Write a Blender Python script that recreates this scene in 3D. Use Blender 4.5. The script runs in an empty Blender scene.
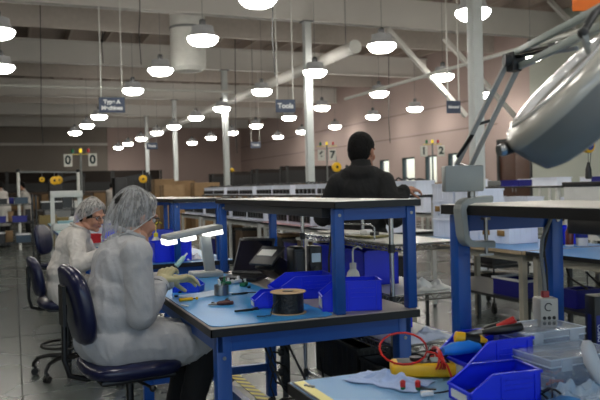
import bpy, bmesh, math, random
from mathutils import Vector, Matrix, noise
random.seed(7)
C = bpy.context.scene.collection
V = Vector
PI = math.pi
# ------------------------------------------------------------------ camera calibration
F, PITCH, ROLL, TH = 713.9, -0.0173, 0.0245, 0.3814
CAM = V((-.7186, -2.788, 1.32))
def ray(px, py):
    c, s = math.cos(ROLL), math.sin(ROLL)
    dx, dy = px-300, py-200
    X, Y = (c*dx-s*dy)/F, (s*dx+c*dy)/F
    cp, sp = math.cos(PITCH), math.sin(PITCH)
    fw, up = cp+Y*sp, sp-Y*cp
    ct, st = math.cos(TH), math.sin(TH)
    return V((X*ct+fw*st, -X*st+fw*ct, up))
def at(px, py, X=None, Y=None, Z=None, D=None):
    r = ray(px, py)
    if Z is not None: t = (Z-CAM.z)/r.z
    elif X is not None: t = (X-CAM.x)/r.x
    elif Y is not None: t = (Y-CAM.y)/r.y
    else: t = D/(r.x*math.sin(TH)+r.y*math.cos(TH))
    return CAM+r*t

# ------------------------------------------------------------------ materials
MATS = {}
KIDS = {}
def lin(c):
    return tuple((x/12.92 if x <= .04045 else ((x+.055)/1.055)**2.4) for x in c)
def mat(name, col, rough=.5, metal=0, var=.06, scale=8, emit=0, alpha=1, trans=0, bump=0, bscale=40, coat=0, spec=None):
    """procedural material: sRGB colour with a little noise variation"""
    if name in MATS: return MATS[name]
    m = bpy.data.materials.new(name); m.use_nodes = True
    nt = m.node_tree; b = nt.nodes['Principled BSDF']
    c = lin(col)
    tc = nt.nodes.new('ShaderNodeTexCoord'); nz = nt.nodes.new('ShaderNodeTexNoise')
    nz.inputs['Scale'].default_value = scale; nz.inputs['Detail'].default_value = 4
    nt.links.new(tc.outputs['Object'], nz.inputs['Vector'])
    mx = nt.nodes.new('ShaderNodeMix'); mx.data_type = 'RGBA'
    mx.inputs[6].default_value = (*[max(0, x*(1-var*2)) for x in c], 1)
    mx.inputs[7].default_value = (*[min(1, x*(1+var*2)) for x in c], 1)
    nt.links.new(nz.outputs['Fac'], mx.inputs[0])
    nt.links.new(mx.outputs[2], b.inputs['Base Color'])
    b.inputs['Roughness'].default_value = rough; b.inputs['Metallic'].default_value = metal
    if spec is not None: b.inputs['Specular IOR Level'].default_value = spec
    if coat: b.inputs['Coat Weight'].default_value = coat
    if alpha < 1: b.inputs['Alpha'].default_value = alpha
    if trans: b.inputs['Transmission Weight'].default_value = trans
    if emit:
        b.inputs['Emission Color'].default_value = (*c, 1); b.inputs['Emission Strength'].default_value = emit
    if bump:
        n2 = nt.nodes.new('ShaderNodeTexNoise'); n2.inputs['Scale'].default_value = bscale; n2.inputs['Detail'].default_value = 5
        nt.links.new(tc.outputs['Object'], n2.inputs['Vector'])
        bp = nt.nodes.new('ShaderNodeBump'); bp.inputs['Strength'].default_value = bump; bp.inputs['Distance'].default_value = .01
        nt.links.new(n2.outputs['Fac'], bp.inputs['Height']); nt.links.new(bp.outputs['Normal'], b.inputs['Normal'])
    MATS[name] = m
    return m

# ------------------------------------------------------------------ mesh builder
def frame(d, hint=V((0, 0, 1))):
    d = d.normalized()
    if abs(d.dot(hint)) > .97: hint = V((1, 0, 0)) if abs(d.x) < .9 else V((0, 1, 0))
    a = d.cross(hint).normalized(); b = a.cross(d).normalized()
    return a, b
class MB:
    def __init__(s): s.bm = bmesh.new()
    def box(s, c, size, rz=0, bev=0, M=None, seg=2):
        r = bmesh.ops.create_cube(s.bm, size=1)['verts']
        mtx = Matrix.Translation(V(c)) @ (M if M is not None else Matrix.Rotation(rz, 4, 'Z')) @ Matrix.Diagonal((*size, 1))
        bmesh.ops.transform(s.bm, matrix=mtx, verts=r)
        if bev:
            es = list({e for v in r for e in v.link_edges})
            bmesh.ops.bevel(s.bm, geom=es, offset=bev, segments=seg, affect='EDGES', profile=.5)
        return s
    def b2(s, lo, hi, bev=0):
        lo, hi = V(lo), V(hi); return s.box((lo+hi)/2, hi-lo, bev=bev)
    def bar(s, p, q, w, h=None, bev=0, hint=V((0, 0, 1))):
        p, q = V(p), V(q); d = q-p; a, b = frame(d, hint); dn = d.normalized()
        M = Matrix((a, dn, b)).transposed().to_4x4()
        return s.box((p+q)/2, (w, d.length, h or w), M=M, bev=bev)
    def ring(s, pts): return [s.bm.verts.new(p) for p in pts]
    def skin(s, rings, cap=True, closed=False):
        n = len(rings[0])
        prs = list(zip(rings, rings[1:])) + ([(rings[-1], rings[0])] if closed else [])
        for A, B in prs:
            for i in range(n):
                try: s.bm.faces.new((A[i], A[(i+1) % n], B[(i+1) % n], B[i]))
                except ValueError: pass
        if cap and not closed:
            s.bm.faces.new(rings[0][::-1]); s.bm.faces.new(rings[-1])
        return s
    def cyl(s, p, q, r1, r2=None, n=16):
        p, q = V(p), V(q); a, b = frame(q-p); r2 = r1 if r2 is None else r2
        cs = [(math.cos(2*PI*i/n), math.sin(2*PI*i/n)) for i in range(n)]
        return s.skin([s.ring([p+(a*x+b*y)*r1 for x, y in cs]), s.ring([q+(a*x+b*y)*r2 for x, y in cs])])
    def tube(s, pts, r, n=8, closed=False):
        pts = [V(p) for p in pts]; rings = []; a = None
        for i, p in enumerate(pts):
            if closed: d = pts[(i+1) % len(pts)]-pts[i-1]
            else: d = pts[min(i+1, len(pts)-1)]-pts[max(i-1, 0)]
            d.normalize()
            if a is None: a, b = frame(d)
            else:
                a = (a-d*a.dot(d)).normalized(); b = d.cross(a).normalized() * -1
            b = a.cross(d).normalized()
            rr = r[i] if isinstance(r, (list, tuple)) else r
            rings.append(s.ring([p+(a*math.cos(2*PI*k/n)+b*math.sin(2*PI*k/n))*rr for k in range(n)]))
        return s.skin(rings, closed=closed)
    def lathe(s, prof, c=(0, 0, 0), n=24, M=None, cap=True):
        c = V(c); rings = []
        for r, z in prof:
            pts = [V((r*math.cos(2*PI*k/n), r*math.sin(2*PI*k/n), z)) for k in range(n)]
            rings.append(s.ring([c+(M @ p if M is not None else p) for p in pts]))
        return s.skin(rings, cap=cap)
    def ball(s, c, r, M=None, n=16):
        if not isinstance(r, (tuple, list, Vector)): r = (r, r, r)
        c = V(c); m_ = max(6, n*2//3); rings = []
        for a in range(1, m_):
            t = PI*a/m_; pts = []
            for b in range(n):
                q = V((r[0]*math.sin(t)*math.cos(2*PI*b/n), r[1]*math.sin(t)*math.sin(2*PI*b/n), r[2]*math.cos(t)))
                pts.append(c+(M @ q if M is not None else q))
            rings.append(s.ring(pts))
        s.skin(rings, cap=False)
        for sg, rg in ((1, rings[0]), (-1, rings[-1])):
            q = V((0, 0, sg*r[2])); v = s.bm.verts.new(c+(M @ q if M is not None else q))
            for b in range(n): s.bm.faces.new((rg[b], rg[(b+1) % n], v))
        return s
    def cap(s, p, q, r1, r2=None, n=14):
        r2 = r1 if r2 is None else r2
        s.cyl(p, q, r1, r2, n); s.ball(p, r1, n=n); s.ball(q, r2, n=n); return s
    def chain(s, pr, n=14):
        for (p, a), (q, b) in zip(pr, pr[1:]): s.cap(p, q, a, b, n)
        return s
    def prism(s, poly, t, o=(0, 0, 0), ax=V((1, 0, 0)), ay=V((0, 0, 1)), bev=0):
        """2-D outline in the plane (ax, ay) at o, thickness t along ax x ay"""
        o = V(o); ax = V(ax); ay = V(ay); nrm = ax.cross(ay).normalized()
        A = s.ring([o+ax*x+ay*y-nrm*t/2 for x, y in poly]); B = s.ring([o+ax*x+ay*y+nrm*t/2 for x, y in poly])
        n0 = len(s.bm.faces); s.skin([A, B])
        if bev: bmesh.ops.bevel(s.bm, geom=list({e for v in A+B for e in v.link_edges}), offset=bev, segments=2, affect='EDGES')
        return s
    def sheet(s, fn, nu, nv, t=0):
        g = [[s.bm.verts.new(fn(i/nu, j/nv)) for j in range(nv+1)] for i in range(nu+1)]
        fs = [s.bm.faces.new((g[i][j], g[i+1][j], g[i+1][j+1], g[i][j+1])) for i in range(nu) for j in range(nv)]
        uvl = s.bm.loops.layers.uv.verify()
        idx = {g[i][j]: (i/nu, j/nv) for i in range(nu+1) for j in range(nv+1)}
        for f in fs:
            for l in f.loops: l[uvl].uv = idx[l.vert]
        if t:
            s.bm.normal_update(); bmesh.ops.solidify(s.bm, geom=fs, thickness=t)
        return s
    def build(s, name, m, parent=None, loc=None, rz=None, ang=38):
        bmesh.ops.recalc_face_normals(s.bm, faces=s.bm.faces)
        me = bpy.data.meshes.new(name); s.bm.to_mesh(me); s.bm.free()
        return link(name, me, m, parent, loc, rz, ang)
def link(name, me, m, parent=None, loc=None, rz=None, ang=38):
    me.polygons.foreach_set('use_smooth', [True]*len(me.polygons))
    if ang: me.set_sharp_from_angle(angle=math.radians(ang))
    for x in (m if isinstance(m, (list, tuple)) else [m]): me.materials.append(x)
    o = bpy.data.objects.new(name, me); C.objects.link(o)
    if parent: o.parent = parent; KIDS.setdefault(parent.name, []).append(o)
    if loc is not None: o.location = loc
    if rz is not None: o.rotation_euler = (0, 0, rz)
    return o
def fuse(mb, name, m, vox, parent=None, it=4, wr=None, ang=0, loc=None, keep=None):
    """voxel-fuse overlapping forms into one continuous surface"""
    me = bpy.data.meshes.new('tmp'); mb.bm.to_mesh(me); mb.bm.free()
    o = bpy.data.objects.new('tmp', me); C.objects.link(o)
    r = o.modifiers.new('r', 'REMESH'); r.mode = 'VOXEL'; r.voxel_size = vox
    if it:
        sm = o.modifiers.new('s', 'SMOOTH'); sm.iterations = it; sm.factor = .5
    dg = bpy.context.evaluated_depsgraph_get(); dg.update()
    me2 = bpy.data.meshes.new_from_object(o.evaluated_get(dg)); me2.name = name
    bpy.data.objects.remove(o); bpy.data.meshes.remove(me)
    if wr:
        for v in me2.vertices: v.co = v.co + v.normal*wr(v.co.copy())
    if keep:
        bm = bmesh.new(); bm.from_mesh(me2)
        bmesh.ops.delete(bm, geom=[f for f in bm.faces if not keep(f.calc_center_median())], context='FACES')
        bm.to_mesh(me2); bm.free()
    me2.materials.clear()
    return link(name, me2, m, parent, loc, ang=ang)
def tag(o, label=None, cat=None, group=None, kind=None):
    if label: o['label'] = label
    if cat: o['category'] = cat
    if group: o['group'] = group
    if kind: o['kind'] = kind
    return o
def thing(name, label, cat, loc=(0, 0, 0), rz=0, group=None):
    o = bpy.data.objects.new(name, None); C.objects.link(o); o.empty_display_size = .05
    o.location = loc; o.rotation_euler = (0, 0, rz)
    return tag(o, label, cat, group)
def dup(o, loc=None, rz=None, label=None, group=None, parent=None):
    c = o.copy(); C.objects.link(c)
    if parent: c.parent = parent; KIDS.setdefault(parent.name, []).append(c)
    if loc is not None: c.location = loc
    if rz is not None: c.rotation_euler = (0, 0, rz)
    if label: c['label'] = label
    if group: c['group'] = group
    for k in list(KIDS.get(o.name, ())): dup(k, parent=c)
    return c
def struct(mb, name, m): return tag(mb.build(name, m), kind='structure')
def text(s, size, m, parent, loc, rot=(PI/2, 0, 0), ext=.0008, name='lettering', bold=0):
    cu = bpy.data.curves.new('t', 'FONT'); cu.body = s; cu.size = size; cu.extrude = ext; cu.offset = bold
    cu.align_x = 'CENTER'; cu.align_y = 'CENTER'
    o = bpy.data.objects.new('t', cu); C.objects.link(o)
    dg = bpy.context.evaluated_depsgraph_get(); dg.update()
    me = bpy.data.meshes.new_from_object(o.evaluated_get(dg)); me.name = name
    bpy.data.objects.remove(o); me.materials.clear()
    t = link(name, me, m, parent, loc, ang=30); t.rotation_euler = rot
    return t
ORD = ['first', 'second', 'third', 'fourth', 'fifth', 'sixth', 'seventh', 'eighth', 'ninth', 'tenth', 'eleventh', 'twelfth', 'thirteenth']
# ------------------------------------------------------------------ palette
blue_steel = mat('blue_powder_coat', (.06, .28, .58), .35, var=.05)
blue_top = mat('blue_laminate', (.22, .47, .70), .32, var=.07, scale=5)
blue_mat = mat('blue_antistatic_mat', (.17, .52, .76), .38, var=.08, scale=6)
pale_mat = mat('pale_blue_mat', (.40, .60, .78), .35, var=.06, scale=5)
black_edge = mat('black_edge_band', (.05, .05, .055), .45)
black_pl = mat('black_plastic', (.045, .045, .05), .4)
dark_gray = mat('dark_grey_plastic', (.17, .175, .18), .45)
gray_pl = mat('grey_plastic', (.45, .46, .46), .45)
white_lam = mat('white_laminate', (.78, .77, .75), .35)
white_pl = mat('white_plastic', (.86, .86, .86), .4)
white_metal = mat('white_painted_steel', (.82, .82, .80), .4)
beige_metal = mat('beige_painted_steel', (.62, .60, .54), .45)
chrome = mat('chrome_wire', (.72, .73, .74), .22, 1)
steel = mat('brushed_steel', (.58, .58, .58), .32, 1)
bin_blue = mat('blue_bin_plastic', (.10, .19, .90), .33, var=.05)
bin_blue2 = mat('pale_blue_bin_plastic', (.32, .38, .86), .4)
navy_vinyl = mat('navy_vinyl', (.075, .09, .215), .28, var=.08, bump=.08, bscale=60)
label_white = mat('paper_label', (.83, .83, .80), .7)
yellow = mat('yellow_plastic', (.90, .70, .08), .4)
pale_yellow = mat('pale_yellow_tape', (.86, .82, .52), .45)
red = mat('red_plastic', (.74, .10, .08), .35)
orange = mat('orange_plastic', (.90, .42, .08), .4)
green = mat('green_plastic', (.06, .40, .24), .4)
brown_wood = mat('brown_wood', (.27, .16, .10), .5, var=.2, scale=20)
card = mat('cardboard', (.58, .47, .34), .8, var=.1)
tan_wood = mat('light_wood_edge', (.70, .62, .50), .55, var=.1)
screen = mat('dark_screen', (.05, .06, .12), .12, coat=.4)
lcd = mat('pale_lcd', (.62, .70, .72), .2)
clear = mat('clear_plastic', (.70, .75, .82), .22, alpha=.30, coat=.5)
clear_lid = mat('clear_plastic_lid', (.78, .82, .87), .2, alpha=.42, coat=.4)
tote_white = mat('white_corrugated_plastic', (.88, .90, .95), .45, var=.04)
cable_black = mat('black_cable', (.03, .03, .03), .5)
dark_box = mat('dark_machine', (.13, .13, .14), .5)

# ------------------------------------------------------------------ floor, walls, ceiling
def floor_mat():
    m = mat('polished_concrete', (.32, .345, .335), .28, var=.12, scale=.9)
    nt = m.node_tree; b = nt.nodes['Principled BSDF']
    n = nt.nodes.new('ShaderNodeTexNoise'); n.inputs['Scale'].default_value = 1.3; n.inputs['Detail'].default_value = 2
    tc = [x for x in nt.nodes if x.type == 'TEX_COORD'][0]; nt.links.new(tc.outputs['Object'], n.inputs['Vector'])
    r = nt.nodes.new('ShaderNodeMapRange'); r.inputs[3].default_value = .2; r.inputs[4].default_value = .33
    nt.links.new(n.outputs['Fac'], r.inputs[0]); nt.links.new(r.outputs[0], b.inputs['Roughness'])
    return m
FM = floor_mat()
struct(MB().b2((-14, -14, -.1), (15.4, 48.2, 0)), 'floor', FM)
jm = mat('floor_joint', (.16, .17, .17), .6)
j = MB()
for x in (-8.1, -4.4, -.7, 3.0, 6.7, 10.4): j.b2((x-.006, -14, 0), (x+.006, 48, .002))
for y in (-7, -3.3, 5.2, 8.9, 12.6, 16.3, 20, 27.4, 34.8): j.b2((-14, y-.006, 0), (15, y+.006, .002))
struct(j, 'trim_1', jm)
wall_gray = mat('grey_wall_paint', (.56, .53, .50), .8, var=.04, scale=.5)
wall_pink = mat('pink_lit_beige_paint', (.70, .625, .60), .8, var=.05, scale=.4)  # beige paint with the light's pink cast put into the colour
wall_pale = mat('pale_green_wall', (.70, .72, .68), .7, var=.02, scale=.4)  # paler tone for the near stretch of the right wall
deck = mat('ceiling_deck', (.63, .575, .535), .8, var=.1, scale=.6)
beam_white = mat('white_painted_beam', (.82, .81, .79), .6, var=.04, scale=1)
RX = 15.0
# far wall: grey panels on the left, pink-lit tone on the right
struct(MB().b2((-14, 48, 0), (5.4, 48.2, 6.9)), 'wall_far', wall_gray)
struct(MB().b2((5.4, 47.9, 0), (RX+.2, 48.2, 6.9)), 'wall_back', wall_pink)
# right wall with window and door openings
wins = [(20.0, 20.86), (21.65, 22.52), (23.34, 24.4), (25.55, 26.45)]
DY0, DY1 = 16.05, 17.75
w = MB()
ys = [16.0, DY0+.02]
w.b2((RX, DY1, 0), (RX+.25, 20.0, 6.9))
prev = None
for i, (a, b) in enumerate(wins):
    w.b2((RX, a, 0), (RX+.25, b, 1.3)); w.b2((RX, a, 2.5), (RX+.25, b, 6.9))
    nx = wins[i+1][0] if i+1 < len(wins) else 48
    w.b2((RX, b, 0), (RX+.25, nx, 6.9))
w.b2((RX, DY0, 2.78), (RX+.25, DY1, 6.9))
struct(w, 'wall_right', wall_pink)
struct(MB().b2((RX, -14, 0), (RX+.25, DY0, 6.9)), 'wall_near', wall_pale)
struct(MB().b2((-14.2, -14, 0), (-14, 48.2, 6.9)), 'wall_left', wall_gray)
t = MB()
for z in (3.35, 4.35): t.b2((RX-.02, 17.75, z), (RX, 48, z+.05))
struct(t, 'trim_2', mat('wall_seam', (.55, .49, .47), .8))
struct(MB().b2((-14, 47.8, 4.55), (5.4, 48, 4.72)), 'trim_3', beam_white)
for i, (a, b) in enumerate(wins):
    o = thing(f'window_{i+1}', None, None, (RX+.1, (a+b)/2, 1.3)); o['kind'] = 'structure'
    wd = b-a
    f = MB(); 
    for s in (-1, 1): f.b2((-.08, s*wd/2-.035, 0), (.08, s*wd/2+.035, 1.2))
    f.b2((-.08, -wd/2, 0), (.08, wd/2, .06)); f.b2((-.08, -wd/2, 1.14), (.08, wd/2, 1.2))
    f.build('window_frame', mat('dark_teal_frame', (.16, .24, .24), .5), o)
    MB().b2((-.005, -wd/2, .05), (.005, wd/2, 1.15)).build('pane', mat('window_glass', (.85, .9, .92), .05, alpha=.15), o)
d = thing('door_1', None, None, (RX, (DY0+DY1)/2, 0)); d['kind'] = 'structure'
for s in (-1, 1):
    MB().box((.06, s*.42, 1.37), (.06, .82, 2.7), bev=.01).build('door_panel', brown_wood, d)
    MB().cyl((-.02, s*.08, 1.0), (-.02, s*.08, 1.25), .015).build('door_handle', steel, d)
f = MB()
for s in (-1, 1): f.b2((-.03, s*.85-.05, 0), (.1, s*.85+.05, 2.8))
f.b2((-.03, -.88, 2.72), (.1, .88, 2.82)).build('door_frame', dark_gray, d)
# daylight bank outside the windows is the sky itself (world)

# roof: deck, girders on the column lines, intermediate joists, purlins
struct(MB().b2((-14.2, -14, 6.72), (RX+.3, 48.2, 6.9)), 'ceiling', deck)
n = 0
for y in (-.3, 7.1, 14.5, 22.3, 31, 38.7, 46):
    n += 1; g = MB(); g.b2((-14, y-.14, 5.65), (RX, y+.14, 5.68)); g.b2((-14, y-.05, 5.65), (RX, y+.05, 6.42)); g.b2((-14, y-.14, 6.37), (RX, y+.14, 6.42))
    if y > 7 and y < 15: g.b2((-14, y-.12, 5.65), (RX, y+.12, 6.42))
    struct(g, f'trim_{n+3}', beam_white)
g = MB()
for y in (3.4, 10.8, 17.9, 26.5, 35, 42):
    g.b2((-14, y-.05, 5.85), (RX, y+.05, 6.5))
struct(g, 'trim_11', mat('greyed_joist', (.74, .71, .68), .7))
g = MB()
x = -13.5
while x < RX:
    g.b2((x-.04, -14, 6.42), (x+.04, 48, 6.72)); x += 1.22
struct(g, 'trim_12', mat('purlin_paint', (.66, .61, .57), .7))
# columns
cw = mat('white_painted_column', (.80, .82, .82), .5, var=.03)
for i, y in enumerate((7.2, 14.45, 22.3, 31, 38.7)):
    o = thing('column', 'white square steel column, %s from the camera in the row of columns' % ORD[i] if i else 'widest white square steel column, behind the magnifier lamp arm', 'column', (6.5, y, 0), 0, 'roof columns')
    hw = .095
    MB().b2((-hw, -hw, .02), (hw, hw, 5.63), bev=.012).build('shaft', cw, o)
    MB().b2((-.17, -.17, 0), (.17, .17, .025)).build('base_plate', gray_pl, o)
    MB().b2((-.15, -.15, 5.62), (.15, .15, 5.65)).build('cap_plate', gray_pl, o)
# knee braces
def brace(p, q, lab):
    tag(MB().bar(p, q, .12, .12).build('brace_beam', beam_white), lab, 'brace')
brace(at(388, 29, Y=14.25), at(466, 116, Y=14.25), 'white diagonal brace running down to the right from the nearest roof girder')
brace(at(444, 38, Y=14.7), at(520, 122, Y=14.7), 'pale diagonal brace crossing behind the magnifier lamp arms')
brace(at(549, 0, Y=13.9), at(584, 36, Y=13.9), 'short pale diagonal brace beside the orange sign')
# pipes and ducts
tag(MB().tube([(-14, 20.5, 4.62), (6.3, 20.5, 4.62)], .05).build('ceiling_pipe', white_metal), 'thin white pipe running level across the hall, in front of the lamps', 'pipe')
p0, p1 = at(345, 99, X=9.0), at(588, 33, X=9.0)
tag(MB().tube([(9.0, p0.y, p0.z), (9.0, p1.y-1, p0.z)], .045).build('conduit_pipe', white_metal), 'thin white pipe running away under the roof, right of the round duct end', 'pipe')
du = thing('round_duct', 'round grey-white air duct with a capped near end, right of the tallest middle column', 'duct', (6.51+.6, 12.9, 4.72))
MB().cyl((0, 0, 0), (0, 32, 0), .155, n=24).build('duct_body', beam_white, du)
MB().cyl((0, -.04, 0), (0, .02, 0), .17, n=24).build('end_cap', white_metal, du)
MB().tube([(0, .5, .15), (0, .5, 1.98)], .012).build('hanger', steel, du)
MB().tube([(0, 8, .15), (0, 8, 1.98)], .012).build('hanger', steel, du)
o = thing('ceiling_air_unit', 'broad white cylindrical air unit hanging under the roof behind a lamp', 'air unit', (3.64, 14.95+.75, 4.42))
MB().lathe([(.05, 0), (.34, .02), (.45, .12), (.46, .2), (.46, 2.25)], n=32).build('drum', white_metal, o)
MB().lathe([(.478, 1.1), (.478, 1.16), (.465, 1.16), (.465, 1.1)], n=32, cap=False).build('band', gray_pl, o)

# hanging lamps on their grid
lens = mat('lamp_lens', (1, .98, .94), .4, emit=32)
dome = mat('lamp_dome', (.58, .58, .58), .35, emit=.16)
uplight = mat('added_uplight', (1, .97, .93), .4, emit=16)  # added upward glow that brightens the roof
def make_lamp():
    o = thing('pendant_lamp', 'x', 'lamp', (0, 0, 4.2), 0, 'round white hanging lamps')
    MB().lathe([(.296, .074), (.28, .10), (.235, .165), (.215, .22), (.21, .285), (.204, .285), (.2, .262), (.02, .26)], n=28).build('dome', dome, o)
    MB().lathe([(.02, -.075), (.17, -.072), (.225, -.05), (.275, 0), (.302, .05), (.296, .075), (.02, .077)], n=28).build('lens', lens, o)
    MB().lathe([(.05, .26), (.065, .27), (.065, .4), (.05, .43), (.02, .44)], n=16).build('ballast', dark_gray, o)
    MB().lathe([(.115, .266), (.195, .266), (.195, .27), (.115, .27)], n=20, cap=False).build('added_uplight_ring', uplight, o)  # unseen glowing ring added above the dome to light the ceiling
    h = MB(); h.tube([(0, 0, .43), (0, 0, 2.5)], .006, n=6); h.build('hanging_cord', gray_pl, o)
    return o
first = None
rows = ((-.9, 'row at the left-hand edge', [11.15, 14.98]), (2.7, 'row left of the white columns', [(2.87, 7.7), (2.78, 10.8), (2.68, 14.56), (2.57, 18.18), (2.43, 25.64), (2.34, 29.53), (2.13, 33.35)]),
        (6.4, 'row above the white columns', [(6.55, 10.51), (6.5, 13.97), (6.32, 17.63), (6.36, 22.23), (6.2, 25.5), (6.18, 29.64), (6.04, 33.1), (5.93, 37.2), (5.84, 41.4), (5.77, 45.2)]),
        (10.1, 'row right of the white columns', [(10.54, 10.67), (10.2, 13.79), (10.14, 17.33), (9.91, 21.32), (10.02, 25.0), (9.82, 28.75), (9.86, 32.8), (9.67, 36.31), (9.57, 40.5)]),
        (13.65, 'row along the right-hand wall', [(13.8, 16.86), (13.68, 21.03), (13.48, 24.1), (13.9, 28.86), (13.4, 31.89), (13.34, 35.39)]))
for x, nm, yy in rows:
    lst = list(yy)
    for i, y in enumerate(lst):
        if isinstance(y, tuple): x, y = y
        lab = 'round white hanging lamp, %s from the camera in the %s' % (ORD[i], nm)
        if first is None: first = make_lamp(); q = first; q.location = (x, y, 4.2); q['label'] = lab
        else: q = dup(first, (x, y, 4.2), label=lab)
q = dup(first, (6.69, 7.5, 4.2), label='round white hanging lamp directly beside the top of the widest white column')
# lamps of the same grid behind and beside the photograph's edge light the near benches
for x, y in ((-.9, 3.7), (2.65, 3.9), (6.4, 3.7), (-.9, 0), (2.65, .2), (6.4, 0), (-4.6, 0), (-4.6, 3.7), (-4.6, 7.4), (2.65, -3.5), (-.9, -3.5), (10.1, 3.7), (-4.6, 11.1), (13.6, 6), (13.6, 1)):
    q = dup(first, (x, y, 4.2), label='round white hanging lamp above the benches, outside the picture')

# hanging signs
sign_blue = mat('slate_blue_sign', (.27, .31, .40), .5)
sign_white = mat('sign_lettering', (.88, .89, .90), .5)
def sign(c, w, h, lines, lab, size):
    o = thing('hanging_sign', lab, 'sign', c, -.15, 'slate blue hanging signs')
    MB().box((0, 0, 0), (w, .02, h)).build('panel', sign_blue, o)
    for s in (-1, 1): MB().cyl((s*w*.4, 0, h/2), (s*w*.4, 0, 6.7-c[2]), .014, n=6).build('hanger_rod', white_metal, o)
    for k, t_ in enumerate(lines):
        text(t_, size, sign_white, o, (0, -.012, (len(lines)-1)*size*.56-k*size*1.12), bold=.006)
    return o
sign(at(112, 105, D=15), .53, .32, ['Type A', 'Machines'], 'slate blue hanging sign with two lines of white lettering, left of the others', .115)
sign(at(285.5, 106, D=15), .42, .27, ['Tools'], 'slate blue hanging sign reading Tools, beside the tall middle column', .145)
sign(at(255.5, 145, D=30), .43, .27, ['Tools'], 'small far slate blue sign hanging between the two middle columns', .14)
sign(at(152, 146, D=30), .46, .28, ['Tools'], 'small far slate blue sign hanging left of the thin far columns', .14)
sign(at(453.5, 107, D=15.5), .325, .27, ['Inbound'], 'slate blue hanging sign just left of the widest white column', .075)
o = thing('orange_sign', 'bright orange sign panel at the top right corner', 'sign', at(588, -2, D=6.5), -.3)
MB().box((0, 0, .03), (.3, .02, .3), bev=.008).build('panel', mat('orange_sign_face', (.93, .45, .08), .5), o)
for s in (-1, 1): MB().cyl((s*.1, 0, .17), (s*.1, 0, 6.72-o.location.z), .005, n=6).build('hanger_rod', gray_pl, o)
# drop cords hanging from the roof
for k, (px, py, D) in enumerate(((43, 140, 19), (237, 150, 22), (275, 70, 12), (103, 60, 21), (390, 140, 23), (141, 60, 16))):
    p = at(px, py, D=D)
    tag(MB().tube([(p.x+.04, p.y, 6.7), (p.x, p.y, (p.z+6.2)/2), (p.x-.03, p.y, p.z+.6), (p.x, p.y, p.z-.1)], .012, n=6).build('drop_cord', dark_gray),
        ['dark power cord hanging straight down left of the first 0 card', 'dark power cord hanging right of the second middle column', 'thin dark cord hanging left of the Tools sign', 'thin dark cord near the left sign', 'dark cord hanging behind the standing man', 'thin dark cord hanging above the left sign lamp'][k], 'cord', 'power cords from the roof')
# ------------------------------------------------------------------ workbenches
T = .76
def bench(x0, y0, L, W, label, steelm=blue_steel, topm=blue_top, shelf=True, s1=.593, s2=.952, name='workbench', bar_=False, thick=.03, group=None, edge=black_edge):
    o = thing(name, label, 'workbench', (x0, y0, 0), 0, group)
    MB().b2((.004, .004, T-.034), (W-.004, L-.004, T-.0012), bev=.004).build('worktop', topm, o)
    e = MB(); z0, z1 = T-.036, T-.003
    e.b2((0, 0, z0), (W, .006, z1)); e.b2((0, L-.006, z0), (W, L, z1)); e.b2((0, 0, z0), (.006, L, z1)); e.b2((W-.006, 0, z0), (W, L, z1))
    e.build('edge_band', edge, o)
    lw = .064
    for (sx, sy) in ((.03, .03), (W-.03-lw, .03), (.03, L-.03-lw), (W-.03-lw, L-.03-lw)):
        l = MB().b2((sx, sy, .03), (sx+lw, sy+lw, T-.036), bev=.006).build('leg', steelm, o)
        MB().lathe([(.028, 0), (.028, .012), (.012, .02), (.012, .035)], (sx+lw/2, sy+lw/2, 0), 12).build('levelling_foot', dark_gray, l)
        MB().cyl((sx+lw/2, sy-.004 if sy < L/2 else sy+lw+.004, T-.13), (sx+lw/2, sy+lw/2, T-.13), .008, n=10).build('bolt', steel, l)
    a = MB(); z0, z1 = T-.105, T-.036
    a.b2((.03, .034, z0), (W-.03, .056, z1)); a.b2((.03, L-.056, z0), (W-.03, L-.034, z1))
    a.b2((.034, .03, z0), (.056, L-.03, z1)); a.b2((W-.056, .03, z0), (W-.034, L-.03, z1))
    a.build('apron', steelm, o)
    for y in (.062, L-.062): MB().b2((.06, y-.02, .17), (W-.06, y+.02, .21)).build('stretcher', steelm, o)
    MB().b2((W*.5-.02, .06, .17), (W*.5+.02, L-.06, .21)).build('stretcher', steelm, o)
    if shelf:
        pw = .046
        for y in (.05, L-.05):
            for x in (s1, s2-.0):
                q = MB().b2((x-pw/2, y-pw/2, T), (x+pw/2, y+pw/2, 1.225), bev=.005).build('shelf_post', steelm, o)
                MB().cyl((x, y-pw/2-.004, 1.195), (x, y, 1.195), .007, n=10).build('bolt', steel, q)
            MB().b2((s1-pw/2+.002, y-.014, 1.172), (s2+pw/2-.002, y+.014, 1.224)).build('shelf_bracket', steelm, o)
        x0_, x1_ = s1-.035, min(s2+.035, W+.02)
        MB().b2((x0_+.003, 0.003, 1.228), (x1_-.003, L-.003, 1.2568), bev=.003).build('shelf_board', white_lam, o)
        e = MB(); z0, z1 = 1.226, 1.255
        e.b2((x0_, 0, z0), (x1_, .004, z1)); e.b2((x0_, L-.004, z0), (x1_, L, z1)); e.b2((x0_, 0, z0), (x0_+.004, L, z1)); e.b2((x1_-.004, 0, z0), (x1_, L, z1))
        e.build('shelf_edge', edge, o)
        if bar_:
            MB().b2((x0_+.008, .16, 1.182), (x0_+.05, L-.2, 1.226), bev=.004).build('shelf_lip', dark_gray, o)
    return o
bA = bench(0, 0, 1.95, .971, 'blue workbench at the woman nearest the camera, carrying the wire spool', bar_=True, topm=mat('grey_laminate', (.56, .53, .50), .35))
bB = bench(0, -2.81, 1.95, .971, 'blue workbench in the foreground with the magnifier lamp clamped on', topm=pale_mat, s1=.568, s2=.932)
MB().b2((.535, .1, 1.192), (.585, 1.40, 1.227), bev=.004).build('shelf_lip', black_pl, bB)
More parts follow.
